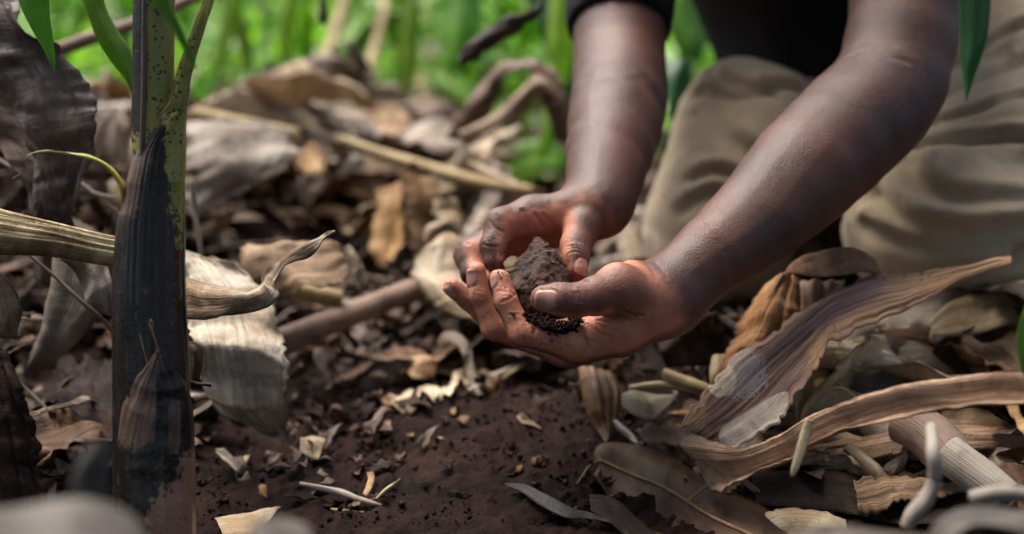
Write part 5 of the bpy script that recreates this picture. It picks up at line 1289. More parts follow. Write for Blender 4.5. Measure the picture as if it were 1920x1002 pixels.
RH = [
 ('leaf_sheath', 'upright orange-brown peeling sheath left of the torn sheath', [(1436, 530, 1.14, 1500, 526, 1.14, .01), (1392, 590, 1.13, 1506, 592, 1.12, .018), (1366, 650, 1.12, 1490, 660, 1.10, .018), (1354, 705, 1.11, 1430, 715, 1.09, .012), (1356, 740, 1.10, 1400, 745, 1.09, .006)], M_orange, dict(nu=25, nv=50, crinkle=.003, ridge=(.001, 6), notch=.08)),
 ('leaf_sheath', 'tan curled sheath cap lying on top of the upright peeling sheath', [(1468, 520, 1.12, 1490, 520, 1.11, .001), (1500, 492, 1.12, 1540, 520, 1.10, .010), (1555, 482, 1.12, 1600, 515, 1.10, .012), (1610, 488, 1.12, 1640, 515, 1.11, .008), (1650, 508, 1.12, 1652, 512, 1.12, 0)], M_orange, dict(nu=17, nv=40, crinkle=.002)),
 ('leaf_sheath', 'pinkish strip of bark fibre between the two orange sheaths', [(1500, 530, 1.13, 1585, 525, 1.12, .006), (1502, 575, 1.12, 1575, 575, 1.11, .008), (1500, 640, 1.11, 1550, 640, 1.10, .006)], M_orange, dict(nu=15, nv=30, ridge=(.002, 4), crinkle=.002)),
 ('leaf_sheath', 'smooth pale grey sheath section right of the torn sheath', [(1540, 660, 1.16, 1480, 722, 1.14, .004), (1600, 650, 1.16, 1560, 745, 1.13, .022), (1670, 645, 1.16, 1650, 770, 1.12, .028), (1730, 672, 1.16, 1730, 775, 1.12, .026), (1775, 700, 1.16, 1790, 780, 1.12, .016)], M_grey, dict(nu=31, nv=60, ridge=(.0005, 12), prof='sin')),
 ('dry_leaf', 'grey pleated feather-like leaf above the pale grey sheath', [(1660, 560, 1.19, 1640, 625, 1.17, .006), (1700, 540, 1.19, 1680, 625, 1.17, .012), (1740, 530, 1.19, 1725, 625, 1.17, .014), (1790, 530, 1.19, 1760, 620, 1.17, .014), (1840, 510, 1.19, 1800, 590, 1.18, .008), (1868, 500, 1.19, 1866, 506, 1.19, 0)], M_pale, dict(nu=25, nv=70, ridge=(.0006, 3), crinkle=.002, cfreq=70)),
 ('dry_leaf', 'long olive-cream leaf lying to the right edge below the trousers', [(1740, 600, 1.16, 1745, 640, 1.14, .004), (1780, 572, 1.17, 1790, 632, 1.14, .012), (1850, 552, 1.17, 1860, 628, 1.14, .016), (1940, 530, 1.17, 1950, 600, 1.15, .014), (2010, 520, 1.17, 2010, 580, 1.15, .01)], M_yellow, dict(nu=25, nv=50, ridge=(.0008, 6), ripple=.004)),
 ('dry_leaf', 'dark brown ribbed leaf piece at the right edge below the olive-cream leaf', [(1650, 620, 1.16, 1660, 660, 1.14, .006), (1740, 625, 1.16, 1730, 700, 1.13, .018), (1830, 640, 1.16, 1820, 720, 1.13, .02), (1910, 640, 1.16, 1900, 705, 1.13, .014), (1960, 650, 1.16, 1960, 700, 1.13, .01)], M_brown, dict(nu=25, nv=50, ridge=(.0008, 9))),
 ('dry_leaf', 'rust-edged curled leaf tip on the dark ribbed piece', [(1655, 618, 1.15, 1660, 626, 1.15, .001), (1680, 632, 1.145, 1668, 650, 1.14, .003), (1710, 640, 1.14, 1690, 672, 1.135, .004), (1760, 655, 1.13, 1720, 690, 1.13, .002)], M_brown, dict(nu=11, nv=30)),
 ('dry_leaf', 'shadowed grey leaf curling under the top of the pale grey sheath', [(1580, 640, 1.18, 1560, 660, 1.17, .002), (1620, 622, 1.18, 1610, 655, 1.17, .01), (1660, 615, 1.18, 1660, 650, 1.17, .01), (1700, 632, 1.18, 1700, 655, 1.17, .002)], M_grey, dict(nu=17, nv=30)),
 ('leaf_sheath', 'brown translucent rotten leaf spread flat in the lower right', [(1400, 880, 1.05, 1420, 950, 1.03, .004), (1500, 880, 1.05, 1510, 950, 1.03, .008), (1600, 880, 1.05, 1610, 960, 1.02, .008), (1720, 880, 1.05, 1700, 980, 1.01, .006), (1840, 900, 1.05, 1810, 990, 1.01, .004)], M_dark, dict(nu=21, nv=50, crinkle=.004, cfreq=16)),
 ('dry_leaf', 'ribbed grey and rust sheath strip at the right edge above the corner', [(1760, 770, 1.07, 1770, 800, 1.06, .004), (1830, 775, 1.07, 1840, 820, 1.05, .010), (1900, 780, 1.07, 1900, 835, 1.05, .010), (1970, 785, 1.07, 1970, 835, 1.05, .008)], M_tan, dict(nu=21, nv=40, ridge=(.001, 6))),
 ('dry_leaf', 'grey crumpled leaf hanging below the ribbed strip at the right', [(1800, 815, 1.08, 1830, 820, 1.08, .002), (1820, 840, 1.08, 1870, 835, 1.07, .006), (1850, 862, 1.07, 1930, 850, 1.07, .008), (1860, 876, 1.07, 1960, 880, 1.07, .004)], M_grey, dict(nu=17, nv=30, crinkle=.003)),
 ('dry_leaf', 'tan leaf end with a torn edge at the bottom right of the oval leaf', [(1405, 970, 1.0, 1415, 1020, .98, .002), (1460, 955, 1.0, 1470, 1020, .98, .006), (1540, 958, 1.0, 1545, 1020, .98, .006), (1585, 975, 1.0, 1590, 1020, .98, .002)], M_yellow, dict(nu=17, nv=30, notch=.1)),
 ('dry_leaf', 'folded brown leaf in shadow under the near forearm', [(1230, 640, 1.22, 1250, 690, 1.22, .01), (1280, 625, 1.22, 1300, 690, 1.21, .018), (1330, 610, 1.22, 1350, 680, 1.21, .014), (1370, 620, 1.22, 1390, 650, 1.21, .004)], M_dark, dict(nu=19, nv=30, crinkle=.004)),
 ('leaf_sheath', 'straight splintered cream sheath lying under the orange sheaths, left of the pale grey one', [(1440, 660, 1.10, 1452, 690, 1.09, .002), (1540, 640, 1.12, 1552, 690, 1.10, .006), (1650, 655, 1.13, 1650, 700, 1.11, .006), (1700, 672, 1.13, 1698, 690, 1.13, .001)], M_pale, dict(nu=19, nv=50, ridge=(.0016, 7), notch=.16, fray=.012, thick=.0006)),
 ('leaf_sheath', 'reddish-brown splintered sheath strip running under the brown flap to the right edge', [(1480, 850, 1.05, 1486, 872, 1.04, .002), (1600, 826, 1.05, 1606, 862, 1.04, .006), (1760, 800, 1.05, 1766, 842, 1.04, .006), (1940, 800, 1.05, 1940, 846, 1.04, .006)], M_orange, dict(nu=19, nv=60, ridge=(.0016, 7), notch=.12, fray=.012, thick=.0006)),
 ('leaf_sheath', 'torn cream-brown leaf piece lying beside the grey stick near the bottom', [(1600, 905, 1.0, 1610, 960, .99, .004), (1680, 890, 1.0, 1690, 960, .985, .007), (1760, 900, 1.0, 1770, 950, .985, .006), (1810, 915, 1.0, 1812, 930, .99, .001)], M_tan, dict(nu=19, nv=40, ridge=(.001, 6), ripple=.005, notch=.16, crinkle=.003, thick=.0005)),
 ('leaf_sheath', 'big crumpled brown leaf under the right edge of the grey stick', [(1850, 870, 1.02, 1860, 960, .98, .006), (1900, 860, 1.02, 1910, 970, .98, .01), (1980, 860, 1.02, 1980, 970, .98, .008)], M_brown, dict(nu=21, nv=40, ridge=(.001, 6), ripple=.006, notch=.1, crinkle=.004, thick=.0005)),
 ('dry_leaf', 'rust-brown leaf folded on the soil between the khaki leaf and the torn sheath', [(1190, 800, 1.09, 1215, 836, 1.08, .002), (1230, 790, 1.09, 1255, 840, 1.08, .006), (1275, 800, 1.08, 1290, 835, 1.07, .003)], M_brown, dict(nu=15, nv=30, ripple=.004, notch=.15, crinkle=.003, thick=.0005)),
 ('dry_leaf', 'little beige leaf upright left of the peeling sheath', [(1335, 668, 1.12, 1362, 665, 1.12, .002), (1330, 700, 1.11, 1356, 705, 1.11, .004), (1334, 735, 1.11, 1348, 735, 1.11, .002)], M_yellow, dict(nu=9, nv=20)),
]
for nm, lab, rows, mt, kw in RH:
    hero(nm, lab, 'leaf sheath' if nm == 'leaf_sheath' else 'dead leaf', rows, mt, **kw)
tub = [
 ('banana_stalk', 'pale thick stalk section emerging from under the torn sheath', [(1400, 735, 1.10), (1500, 748, 1.10), (1600, 785, 1.10), (1700, 818, 1.10)], [.020, .021, .020, .018], M_yellow, 24, .03),
 ('banana_stalk', 'yellow-cream spotted thick stalk lying across the lower right', [(1330, 880, 1.09), (1430, 868, 1.09), (1560, 862, 1.09), (1660, 872, 1.09), (1740, 880, 1.09)], [.022, .023, .023, .021, .018], M_yellow, 28, .03),
 ('leaf_stalk', 'narrow dark yellow stalk squeezed between the two thick stalks', [(1430, 770, 1.07), (1520, 800, 1.06), (1600, 830, 1.055), (1720, 858, 1.05)], [.004, .006, .006, .004], M_tan, 12, .1),
 ('stick', 'thick mottled stick with a grey end slanting to the lower right', [(1700, 790, 1.03), (1745, 820, 1.01), (1790, 865, .99)], [.017, .017, .0155], M_stick, 18, .06),
 ('stick', 'smooth grey stick piece below the mottled one', [(1775, 850, .985), (1830, 890, .97), (1890, 935, .955)], [.0135, .0135, .012], M_greystick, 18, .02),
 ('leaf_stalk', 'thin orange-yellow straw above the thick stalk at the right of the fold', [(1420, 722, 1.08), (1480, 760, 1.07), (1550, 792, 1.06)], [.003, .004, .003], M_cane, 8, .1),
 ('twig', 'thin fibre arching over the shaded gap right of the torn sheath', [(1540, 732, 1.06), (1580, 728, 1.06), (1610, 752, 1.06)], [.0006, .0007, .0005], M_cane, 6, 0),
 ('twig', 'dark twig lying left of the upright peeling sheath', [(1300, 585, 1.2), (1350, 600, 1.19), (1395, 625, 1.17), (1430, 650, 1.15)], [.004, .004, .0035, .002], M_twig, 8, .25),
 ('twig', 'pale twig lying over the oval leaf', [(1395, 902, 1.03), (1430, 930, 1.02), (1475, 960, 1.01)], [.0022, .0024, .0018], M_stick, 8, .12),
 ('leaf_stalk', 'yellow-black stalk left of the bend of the torn sheath', [(1245, 700, 1.12), (1290, 718, 1.11), (1340, 735, 1.10)], [.004, .005, .004], M_cane, 10, .15),
 ('banana_stalk', 'pale upright stalk stump behind the near wrist', [(1195, 500, 1.40), (1180, 455, 1.42), (1165, 420, 1.44)], [.014, .013, .010], M_pale, 14, .05),
 ('banana_stalk', 'pale leaning sheath behind the near wrist, right of the stump', [(1290, 560, 1.38), (1240, 470, 1.42), (1215, 400, 1.45)], [.016, .016, .010], M_grey, 14, .05),
]
for nm, lab, pts, rad, mt, sg, rg in tub:
    o = tube(nm, pts, rad, mt, seg=sg, n=40, rough=rg); T(o, lab, 'stick' if 'stick' in nm else ('twig' if nm == 'twig' else 'stalk'))

# ---------------------------------------------------------------- green leaves close by
GL = [
 ('spotted green leaf blade hanging at the top left, the leftmost', [(20, -60, 1.0, 90, -60, 1.0, .004), (38, 10, 1.0, 94, 20, 1.0, .005), (62, 60, 1.0, 99, 70, 1.0, .004), (85, 100, 1.0, 101, 105, 1.0, .002), (98, 130, 1.0, 100, 133, 1.0, 0)], M_greenspot),
 ('long spotted green leaf blade curving down to the stem', [(130, -60, 1.05, 190, -60, 1.05, .004), (158, 10, 1.05, 196, 10, 1.05, .005), (180, 70, 1.05, 222, 60, 1.05, .005), (208, 115, 1.05, 244, 95, 1.05, .004), (236, 150, 1.05, 250, 135, 1.05, .003), (249, 180, 1.05, 252, 178, 1.05, 0)], M_greenspot),
 ('small blurred green leaf crossing in front of the stem top', [(270, -30, .80, 300, -40, .80, .001), (290, 10, .80, 318, 5, .80, .002), (312, 35, .80, 328, 28, .80, .002), (318, 45, .80, 336, 40, .80, .002), (340, 85, .80, 352, 78, .80, .001), (366, 130, .80, 368, 128, .80, 0)], M_green),
 ('glossy green leaf hanging by the right elbow, pointed tip down', [(1790, -60, .86, 1858, -60, .86, .002), (1797, 0, .86, 1857, 0, .86, .003), (1800, 60, .86, 1852, 60, .86, .003), (1804, 110, .86, 1840, 110, .86, .003), (1809, 150, .86, 1826, 150, .86, .001), (1812, 188, .86, 1813, 190, .86, 0)], M_bluegreen),
 ('green leaf blade at the right edge', [(1925, 560, .84, 1950, 560, .84, .002), (1908, 610, .84, 1950, 600, .84, .003), (1905, 650, .84, 1950, 660, .84, .003), (1915, 700, .84, 1950, 710, .84, .002)], M_green),
 ('shiny green leaf hanging between the far arm and the shirt', [(1244, 112, 1.72, 1296, 118, 1.72, .006), (1246, 150, 1.71, 1298, 150, 1.71, .008), (1252, 200, 1.70, 1292, 205, 1.70, .006), (1264, 250, 1.70, 1288, 255, 1.70, .004), (1284, 298, 1.70, 1286, 300, 1.70, 0)], M_bluegreen),
 ('bright green leaf arching low left of the far wrist', [(935, 330, 2.2, 960, 345, 2.2, .01), (955, 290, 2.2, 990, 330, 2.15, .02), (1000, 268, 2.2, 1020, 320, 2.15, .02), (1045, 285, 2.2, 1050, 320, 2.15, .014), (1075, 310, 2.2, 1078, 330, 2.2, .004)], M_ug),
 ('light green leaf under the arching one left of the far wrist', [(965, 350, 2.1, 975, 360, 2.1, .01), (1000, 325, 2.1, 1010, 352, 2.1, .014), (1040, 325, 2.1, 1048, 350, 2.1, .014), (1075, 345, 2.1, 1078, 352, 2.1, .004)], M_ug),

 ('broad bright green leaf hanging at the top behind the dark leaf roll, left one', [(840, -60, 2.3, 900, -70, 2.3, .01), (828, 10, 2.3, 905, 0, 2.3, .02), (825, 70, 2.28, 895, 60, 2.28, .02), (832, 120, 2.27, 870, 115, 2.27, .01), (842, 150, 2.27, 845, 150, 2.27, 0)], M_ug),
 ('broad green leaf with a white sheen left of the far arm', [(960, -60, 2.1, 1030, -60, 2.1, .01), (985, 0, 2.1, 1062, -10, 2.1, .02), (1010, 50, 2.08, 1075, 40, 2.08, .02), (1030, 110, 2.07, 1080, 90, 2.07, .015), (1055, 170, 2.06, 1078, 160, 2.06, .006), (1072, 205, 2.06, 1074, 206, 2.06, 0)], M_bluegreen),
 ('green leaf hanging straight down beside the far arm', [(1035, -60, 2.0, 1085, -60, 2.0, .01), (1030, 30, 2.0, 1085, 30, 2.0, .014), (1028, 90, 2.0, 1078, 95, 2.0, .012), (1040, 140, 2.0, 1065, 145, 2.0, .006), (1052, 175, 2.0, 1054, 175, 2.0, 0)], M_ug),
 ('broad yellow-green leaf filling the gap between far arm and shirt', [(1235, -40, 2.4, 1330, -60, 2.4, .02), (1245, 30, 2.38, 1335, 20, 2.38, .03), (1262, 80, 2.36, 1330, 75, 2.36, .02), (1285, 120, 2.35, 1312, 118, 2.35, .006)], M_ug),
 ('tall grass blade at the top just right of the stem', [(400, 150, 2.4, 412, 152, 2.4, .004), (408, 60, 2.4, 440, 64, 2.4, .01), (440, -40, 2.4, 470, -40, 2.4, .01)], M_ug),
 ('tall grass blade leaning left between stem and greenish cane', [(470, 170, 2.5, 482, 170, 2.5, .004), (440, 70, 2.5, 468, 60, 2.5, .01), (400, -40, 2.5, 430, -50, 2.5, .01)], M_ug),
 ('broad grass blade arching over between the two straw canes', [(640, 180, 2.6, 655, 182, 2.6, .004), (650, 90, 2.6, 685, 95, 2.6, .012), (700, 30, 2.6, 715, 60, 2.6, .012), (760, 20, 2.6, 765, 45, 2.6, .01), (800, 60, 2.6, 803, 64, 2.6, 0)], M_ug),
 ('upright grass blade right of the right straw cane', [(755, 190, 2.4, 768, 190, 2.4, .004), (750, 80, 2.4, 786, 80, 2.4, .012), (765, -40, 2.4, 790, -40, 2.4, .01)], M_ug),
 ('yellow-green grass blade left of the left straw cane', [(545, 170, 2.3, 556, 172, 2.3, .004), (520, 80, 2.3, 552, 76, 2.3, .01), (535, -40, 2.3, 560, -40, 2.3, .01)], M_ug),
 ('short grass blade bending right below the dark leaf roll', [(880, 190, 2.3, 892, 194, 2.3, .004), (900, 130, 2.3, 925, 140, 2.3, .01), (945, 110, 2.3, 950, 132, 2.3, .008), (990, 140, 2.3, 992, 144, 2.3, 0)], M_ug),
 ('green blade rising between the looped leaf and the far arm', [(1010, 300, 2.1, 1024, 302, 2.1, .004), (1015, 230, 2.1, 1045, 232, 2.1, .01), (1035, 160, 2.1, 1060, 165, 2.1, .008), (1060, 100, 2.1, 1066, 102, 2.1, 0)], M_ug),
]
for lab, rows, mt in GL:
    hero('green_leaf', lab, 'green leaf', rows, mt, tilt=0, nu=13, nv=40, ripple=.0015, prof='sin')
for k, (a, b, r, lab) in enumerate([((588, 190, 2.3), (662, -60, 2.5), .011, 'thick straw cane leaning in front of the greenery, the left one'), ((672, 200, 2.3), (735, -60, 2.6), .009, 'straw cane right of the thick leaning one'),
                                     ((790, 190, 3.0), (800, -60, 3.2), .008, 'thin brownish cane standing far back in the greenery'), ((500, 190, 3.0), (486, -60, 3.1), .012, 'greenish upright cane far back left of the straw ones')]):
    o = tube('cane', [a, ((a[0] + b[0]) / 2 + 4, (a[1] + b[1]) / 2, (a[2] + b[2]) / 2), b], [r, r, r * .85], M_cane if k < 3 else cane_mat('green_cane', (.16, .22, .05), (.10, .15, .04)), seg=10); T(o, lab, 'cane')
o = tube('twig', [(608, 45, 1.5), (607, 20, 1.5), (606, -40, 1.5)], [.003, .004, .001], M_twig, seg=8, rough=.4, n=20); T(o, 'small dark shred hanging from a thread at the top', 'dead leaf')

# ---------------------------------------------------------------- scattered litter
rs = random.Random(11)
def litter_mesh(name, L, W, mat, seed, curl=1.0, nu=7, nv=16, bend=1.0, tip=True, crk=.55):
    r = random.Random(seed); v = np.linspace(0, 1, nv); u = np.linspace(-1, 1, nu)
    k0 = r.uniform(-1.3, 1.3) * bend; k1 = r.uniform(-2, 2) * bend; tw = r.uniform(-1.0, 1.0) * bend
    fold = r.uniform(.2, .8); fk = r.choice([0, 0, r.uniform(-1.2, 1.2)]) * bend
    ang = k0 * (v - .5) + k1 * (v - .5) ** 2 * 2 + fk * sstep(fold - .04, fold + .04, v); ds = L / (nv - 1)
    x = np.cumsum(np.cos(ang)) * ds; z = np.cumsum(np.sin(ang)) * ds; x -= x.mean(); z -= z.min()
    blunt = tip and r.random() < .55
    e0 = np.sin(np.clip(v * 1.04 - .02, 0, 1) * math.pi) ** .55 if tip else np.ones(nv)
    if blunt: e0 = np.minimum(np.sin(np.clip(v * .72 + .02, 0, 1) * math.pi) ** .6 + .05, 1)
    prof = e0 * (1 + .3 * vnoise(np.stack([v * 7, v * 0, v * 0], 1), seed))
    w = W / 2 * np.maximum(prof, .05)
    jr = np.stack([vnoise(np.stack([v * 22, v * 0 + q, v * 0], 1), seed + 5) for q in (3, 9)], 1) * .38; jr = np.where(u[None] < 0, jr[:, :1], jr[:, 1:]) * np.abs(u[None]) ** 3
    c = r.uniform(-1.0, 1.1) * curl; ph = tw * (v - .5)
    U = u[None] * w[:, None]
    a = c * u[None] * (.4 + .8 * v[:, None])
    yy = (w[:, None] * np.sin(a) / c if abs(c) > .1 else U) * (1 + jr)
    zz = w[:, None] * (1 - np.cos(a)) / (c if abs(c) > .1 else 1)
    u0 = r.uniform(-.5, .5); zz = zz + np.abs(u[None] - u0 - .3 * (v[:, None] - .5)) * w[:, None] * r.uniform(-.9, .9)
    q3 = np.stack([u[None] * 1.6 + 0 * v[:, None], v[:, None] * L / W * 1.3 + 0 * u[None], 0 * U], -1)
    zz = zz + crk * w[:, None] * (.45 * vnoise(q3 * 1.7, seed + 2) - .8 * (np.abs(vnoise(q3, seed + 3)) - .3) + .12 * vnoise(np.stack([u[None] * 9 + 0 * v[:, None], v[:, None] * 2 + 0 * u[None], 0 * U], -1), seed + 4))
    if blunt or not tip: x_end = vnoise(np.stack([u * 5, u * 0, u * 0], 1), seed + 6) * W * .35
    else: x_end = u * 0
    Y = yy * np.cos(ph)[:, None] - zz * np.sin(ph)[:, None]; Zl = yy * np.sin(ph)[:, None] + zz * np.cos(ph)[:, None]
    x = x[:, None] + (np.maximum(v - .82, 0) / .18)[:, None] * x_end[None]
    nx, nz = -np.sin(ang), np.cos(ang)
    g = np.stack([x + Zl * nx[:, None], Y, z[:, None] + Zl * nz[:, None]], -1)
    return thick_mesh(name, g, .0006, np.stack([U * 1.0, v[:, None] * L + 0 * U], -1), {'edge': np.abs(u)[None] + 0 * U, 'vv': v[:, None] + 0 * U})
def lib(name, n, Lr, Wr, mats, **kw):
    out = []
    for i in range(n):
        me = litter_mesh(name, rs.uniform(*Lr), rs.uniform(*Wr), None, rs.randrange(9999), **kw)
        me.materials.append(mats[i % len(mats)]); out.append(me)
    return out
L_big = lib('dry_leaf', 14, (.10, .20), (.04, .075), [M_pale, M_grey, M_tan, M_brown, M_grey, M_pale, M_brown], nu=17, nv=36)
L_mid_d = lib('dry_leaf', 10, (.06, .12), (.022, .045), [M_brown, M_tan, M_dark, M_brown, M_grey], nu=13, nv=26)
L_strip = lib('leaf_strip', 14, (.12, .30), (.008, .022), [M_grey, M_tan, M_brown, M_pale, M_dark], nu=5, nv=30, tip=False, bend=.6)
L_flake = lib('leaf_flake', 16, (.012, .034), (.008, .018), [M_brown, M_dark, M_tan, M_dark, M_brown, M_grey], nu=5, nv=8)
MARKS = [(300, 500, 'the stem'), (450, 640, 'the cream hanging leaf'), (550, 490, 'the rounded tan leaf'), (650, 600, 'the brown stick'), (450, 310, 'the broad grey-cream leaf'),
         (630, 240, 'the white-grey pile leaf'), (760, 400, 'the pleated tan leaf'), (800, 740, 'the crumpled pale lump'), (1000, 560, 'the cupped hands'), (960, 180, 'the looped brown leaf'), (830, 260, 'the pinkish-grey leaf'),
         (1120, 760, 'the shrivelled striped leaf'), (1220, 900, 'the oval leaf'), (1420, 700, 'the torn sheath'), (1430, 600, 'the peeling sheath'), (1650, 720, 'the pale grey sheath'), (1560, 870, 'the yellow-cream stalk'),
         (1820, 890, 'the grey stick'), (1760, 590, 'the feather-like leaf'), (120, 200, 'the top left leaf'), (100, 450, 'the ribbed sheath'), (100, 900, 'the bottom left corner leaf'), (640, 930, 'the split twig'), (720, 100, 'the straw canes'), (1060, 950, 'the bluish thin leaf'), (100, 650, 'the olive pointed leaf')]
WORDS = {'pale_dead_leaf': 'pale cream', 'grey_dead_leaf': 'grey', 'tan_dead_leaf': 'tan', 'brown_dead_leaf': 'brown', 'rotten_shaded_leaf': 'blackened'}
SHAPE = {}
def describe(o, px, py, cat, label):
    w = WORDS.get(o.data.materials[0].name, 'dry'); mx, my, mn = min(MARKS, key=lambda m: math.hypot(m[0] - px, m[1] - py))
    dx, dy = px - mx, py - my; r = math.hypot(dx, dy)
    if r < 25: where = 'right at'
    elif abs(dx) > abs(dy) * 2: where = 'right of' if dx > 0 else 'left of'
    elif abs(dy) > abs(dx) * 2: where = 'in front of' if dy > 0 else 'behind'
    else: where = ('front' if dy > 0 else 'back') + ('-right of' if dx > 0 else '-left of')
    if r > 130: where = 'well ' + where
    if o.data.name not in SHAPE:
        co = np.zeros(len(o.data.vertices) * 3, np.float32); o.data.vertices.foreach_get('co', co); e = np.ptp(co.reshape(-1, 3), axis=0)
        SHAPE[o.data.name] = 'flat' if e[2] < .2 * e.max() else ('curled' if e[2] < .45 * e.max() else 'crumpled')
    sh_ = SHAPE[o.data.name]
    return f"{sh_} {w} {cat} {where} {mn}"
def scat(libm, name, n, region, group, label, cat, up=(0, .01), tilt=.35, scale=(.8, 1.2), yaw=None, avoid=True):
    k = 0; tries = 0
    while k < n and tries < n * 30:
        tries += 1
        x, y = region(rs)
        p = onG(x, y); q = p - CAM; d = q @ FWD; px = 960 + (q @ RIGHT) / (d * KPX); py = 501 - (q @ UP) / (d * KPX)
        if not (-150 < px < 2070 and -60 < py < 1090): continue
        o = bpy.data.objects.new(name, rs.choice(libm)); COL.objects.link(o)
        o.location = (p[0], p[1], p[2] + rs.uniform(*up))
        o.rotation_euler = (rs.gauss(0, tilt), rs.gauss(0, tilt), rs.uniform(0, 6.28) if yaw is None else rs.gauss(yaw, .6))
        s = rs.uniform(*scale); o.scale = (s, s, s)
        o['_placed'] = 1; T(o, describe(o, px, py, cat, label), cat, group); k += 1
U_ = lambda a, b, c_, d_: (lambda r: (r.uniform(a, b), r.uniform(c_, d_)))
def pileL(r):
    while True:
        x, y = r.uniform(-1.0, -.05), r.uniform(1.5, 2.2)
        if not (-.32 < x < -.10 and y < 1.64): return x, y
scat(L_big, 'dry_leaf', 140, pileL, 'dead leaves heaped in the pile behind the stem', 'mixed dead leaf heaped in the litter pile behind the stem', 'dead leaf', (-.005, .04), .4, (.9, 1.55))
scat(L_strip, 'leaf_strip', 70, pileL, 'leaf strips in the pile behind the stem', 'narrow dead leaf strip lying in the litter pile behind the stem', 'leaf strip', (-.005, .045), .25)
scat(L_big, 'fallen_leaf', 70, U_(-1.3, -.1, 2.15, 3.3), 'dead leaves on the ground before the greenery', 'blurred dead leaf on the ground before the greenery', 'dead leaf', (-.01, .02), .4)
def rightR(r):
    while True:
        x, y = r.uniform(.10, .75), r.uniform(.98, 1.7)
        if x > .14 + (1.3 - y) * .25 or y > 1.3: return x, y
scat(L_big, 'dry_leaf', 55, rightR, 'dead leaves in the litter on the right', 'dead leaf lying in the litter under the person on the right', 'dead leaf', (-.012, .014), .3, (.9, 1.4))
scat(L_mid_d, 'leaf_scrap', 60, rightR, 'small dead leaves in the litter on the right', 'smaller dead leaf lying in the litter on the right', 'leaf scrap', (-.005, .012), .35)
scat(L_strip, 'leaf_strip', 60, rightR, 'leaf strips in the litter on the right', 'narrow dead leaf strip lying in the litter on the right', 'leaf strip', (-.01, .014), .15)
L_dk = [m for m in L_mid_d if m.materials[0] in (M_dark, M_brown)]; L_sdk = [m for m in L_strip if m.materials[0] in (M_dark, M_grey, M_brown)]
scat(L_dk, 'leaf_scrap', 45, U_(-.6, -.24, 1.0, 1.5), 'dark leaves in the hollow left of the stem', 'shade-dark rotten leaf lying in the shaded hollow by the stem', 'leaf scrap', (-.005, .01), .3)  # only dark variants here, so the hollow reads as shaded
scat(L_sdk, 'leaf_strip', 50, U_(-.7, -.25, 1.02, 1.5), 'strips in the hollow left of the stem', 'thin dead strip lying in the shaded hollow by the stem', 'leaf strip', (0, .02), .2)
midR = U_(-.26, .14, 1.24, 1.75)
scat(L_dk + L_mid_d[:3], 'leaf_scrap', 105, U_(-.28, .2, 1.2, 1.6), 'rotting leaves behind the bare soil', 'rotting brown leaf lying behind the bare soil', 'leaf scrap', (-.005, .008), .3)
scat(L_sdk, 'leaf_strip', 80, U_(-.28, .2, 1.22, 1.6), 'rotting strips behind the bare soil', 'rotting leaf strip lying behind the bare soil', 'leaf strip', (-.002, .008), .15, (.4, .8))
scat(L_flake, 'leaf_flake', 120, U_(-.28, .16, 1.10, 1.5), 'leaf flakes behind the bare soil', 'small dead leaf flake lying at the back of the bare soil', 'leaf flake', (0, .003), .3)
scat(L_flake, 'leaf_flake', 60, U_(-.30, -.10, .96, 1.14), 'leaf flakes on the soil by the stem', 'small dead leaf flake lying on the soil right of the stem', 'leaf flake', (0, .003), .3)
scat(L_flake, 'leaf_flake', 45, U_(-.12, .20, .95, 1.15), 'leaf flakes on the bare soil', 'small dead leaf flake lying on the bare soil in front', 'leaf flake', (0, .001), .2, (.5, .9))
# fine litter and crumbs nobody could count
def crumb_pos(x0, x1, y0, y1, up=0.001):
    def f(r):
        x, y = r.uniform(x0, x1), r.uniform(y0, y1)
        if vnoise(np.array([[x * 20, y * 20, 0]]), 77)[0] < r.uniform(-.6, .4): return None
        return onG(x, y, up)
    return f
cs = crumbs('soil_granules', 8500, crumb_pos(-.30, .24, .93, 1.45), .0006, .0038, M_soil, 9); T(cs, 'crumbly soil granules over the bare soil', 'soil', kind='stuff')
cs = crumbs('fine_leaf_litter', 4200, crumb_pos(-.5, .6, .95, 1.7, .002), .0010, .0042, M_dark, 10); T(cs, 'fine crushed leaf litter over the ground', 'leaf litter', kind='stuff')

# ---------------------------------------------------------------- greenery behind
def blade_mesh(L, W, rise, droop, seed, nv=10, nu=3):
    r = random.Random(seed); v = np.linspace(0, 1, nv)
    ang = rise - droop * v ** 1.3; ds = L / (nv - 1)
    x = np.concatenate([[0], np.cumsum(np.cos(ang[1:])) * ds]); z = np.concatenate([[0], np.cumsum(np.sin(ang[1:])) * ds])
    w = W / 2 * np.maximum(np.sin(np.clip(v, .03, 1) ** .6 * math.pi) ** .8, .04); w[-1] = W * .01
    u = np.array([-1, 0, 1.0]); side = .12 * np.sin(v * 3 + r.uniform(0, 6)) * L * .3
    g = np.stack([x[:, None] + 0 * u[None], u[None] * w[:, None] + side[:, None], z[:, None] + np.abs(u)[None] * w[:, None] * .35], -1)
    return g
def blade(L, W, rise, droop, seed):
    g = blade_mesh(L, W, rise, droop, seed); nv, nu, _ = g.shape
    uv = np.stack([g[..., 1], g[..., 0]], -1)
    me = thick_mesh('leaf', g, .0006, uv); me.materials.append(M_ug); return me
BL = [blade(rs.uniform(.22, .42), rs.uniform(.03, .055), rs.uniform(.7, 1.35), rs.uniform(1.2, 2.6), 200 + k) for k in range(8)]
stalk_me = None
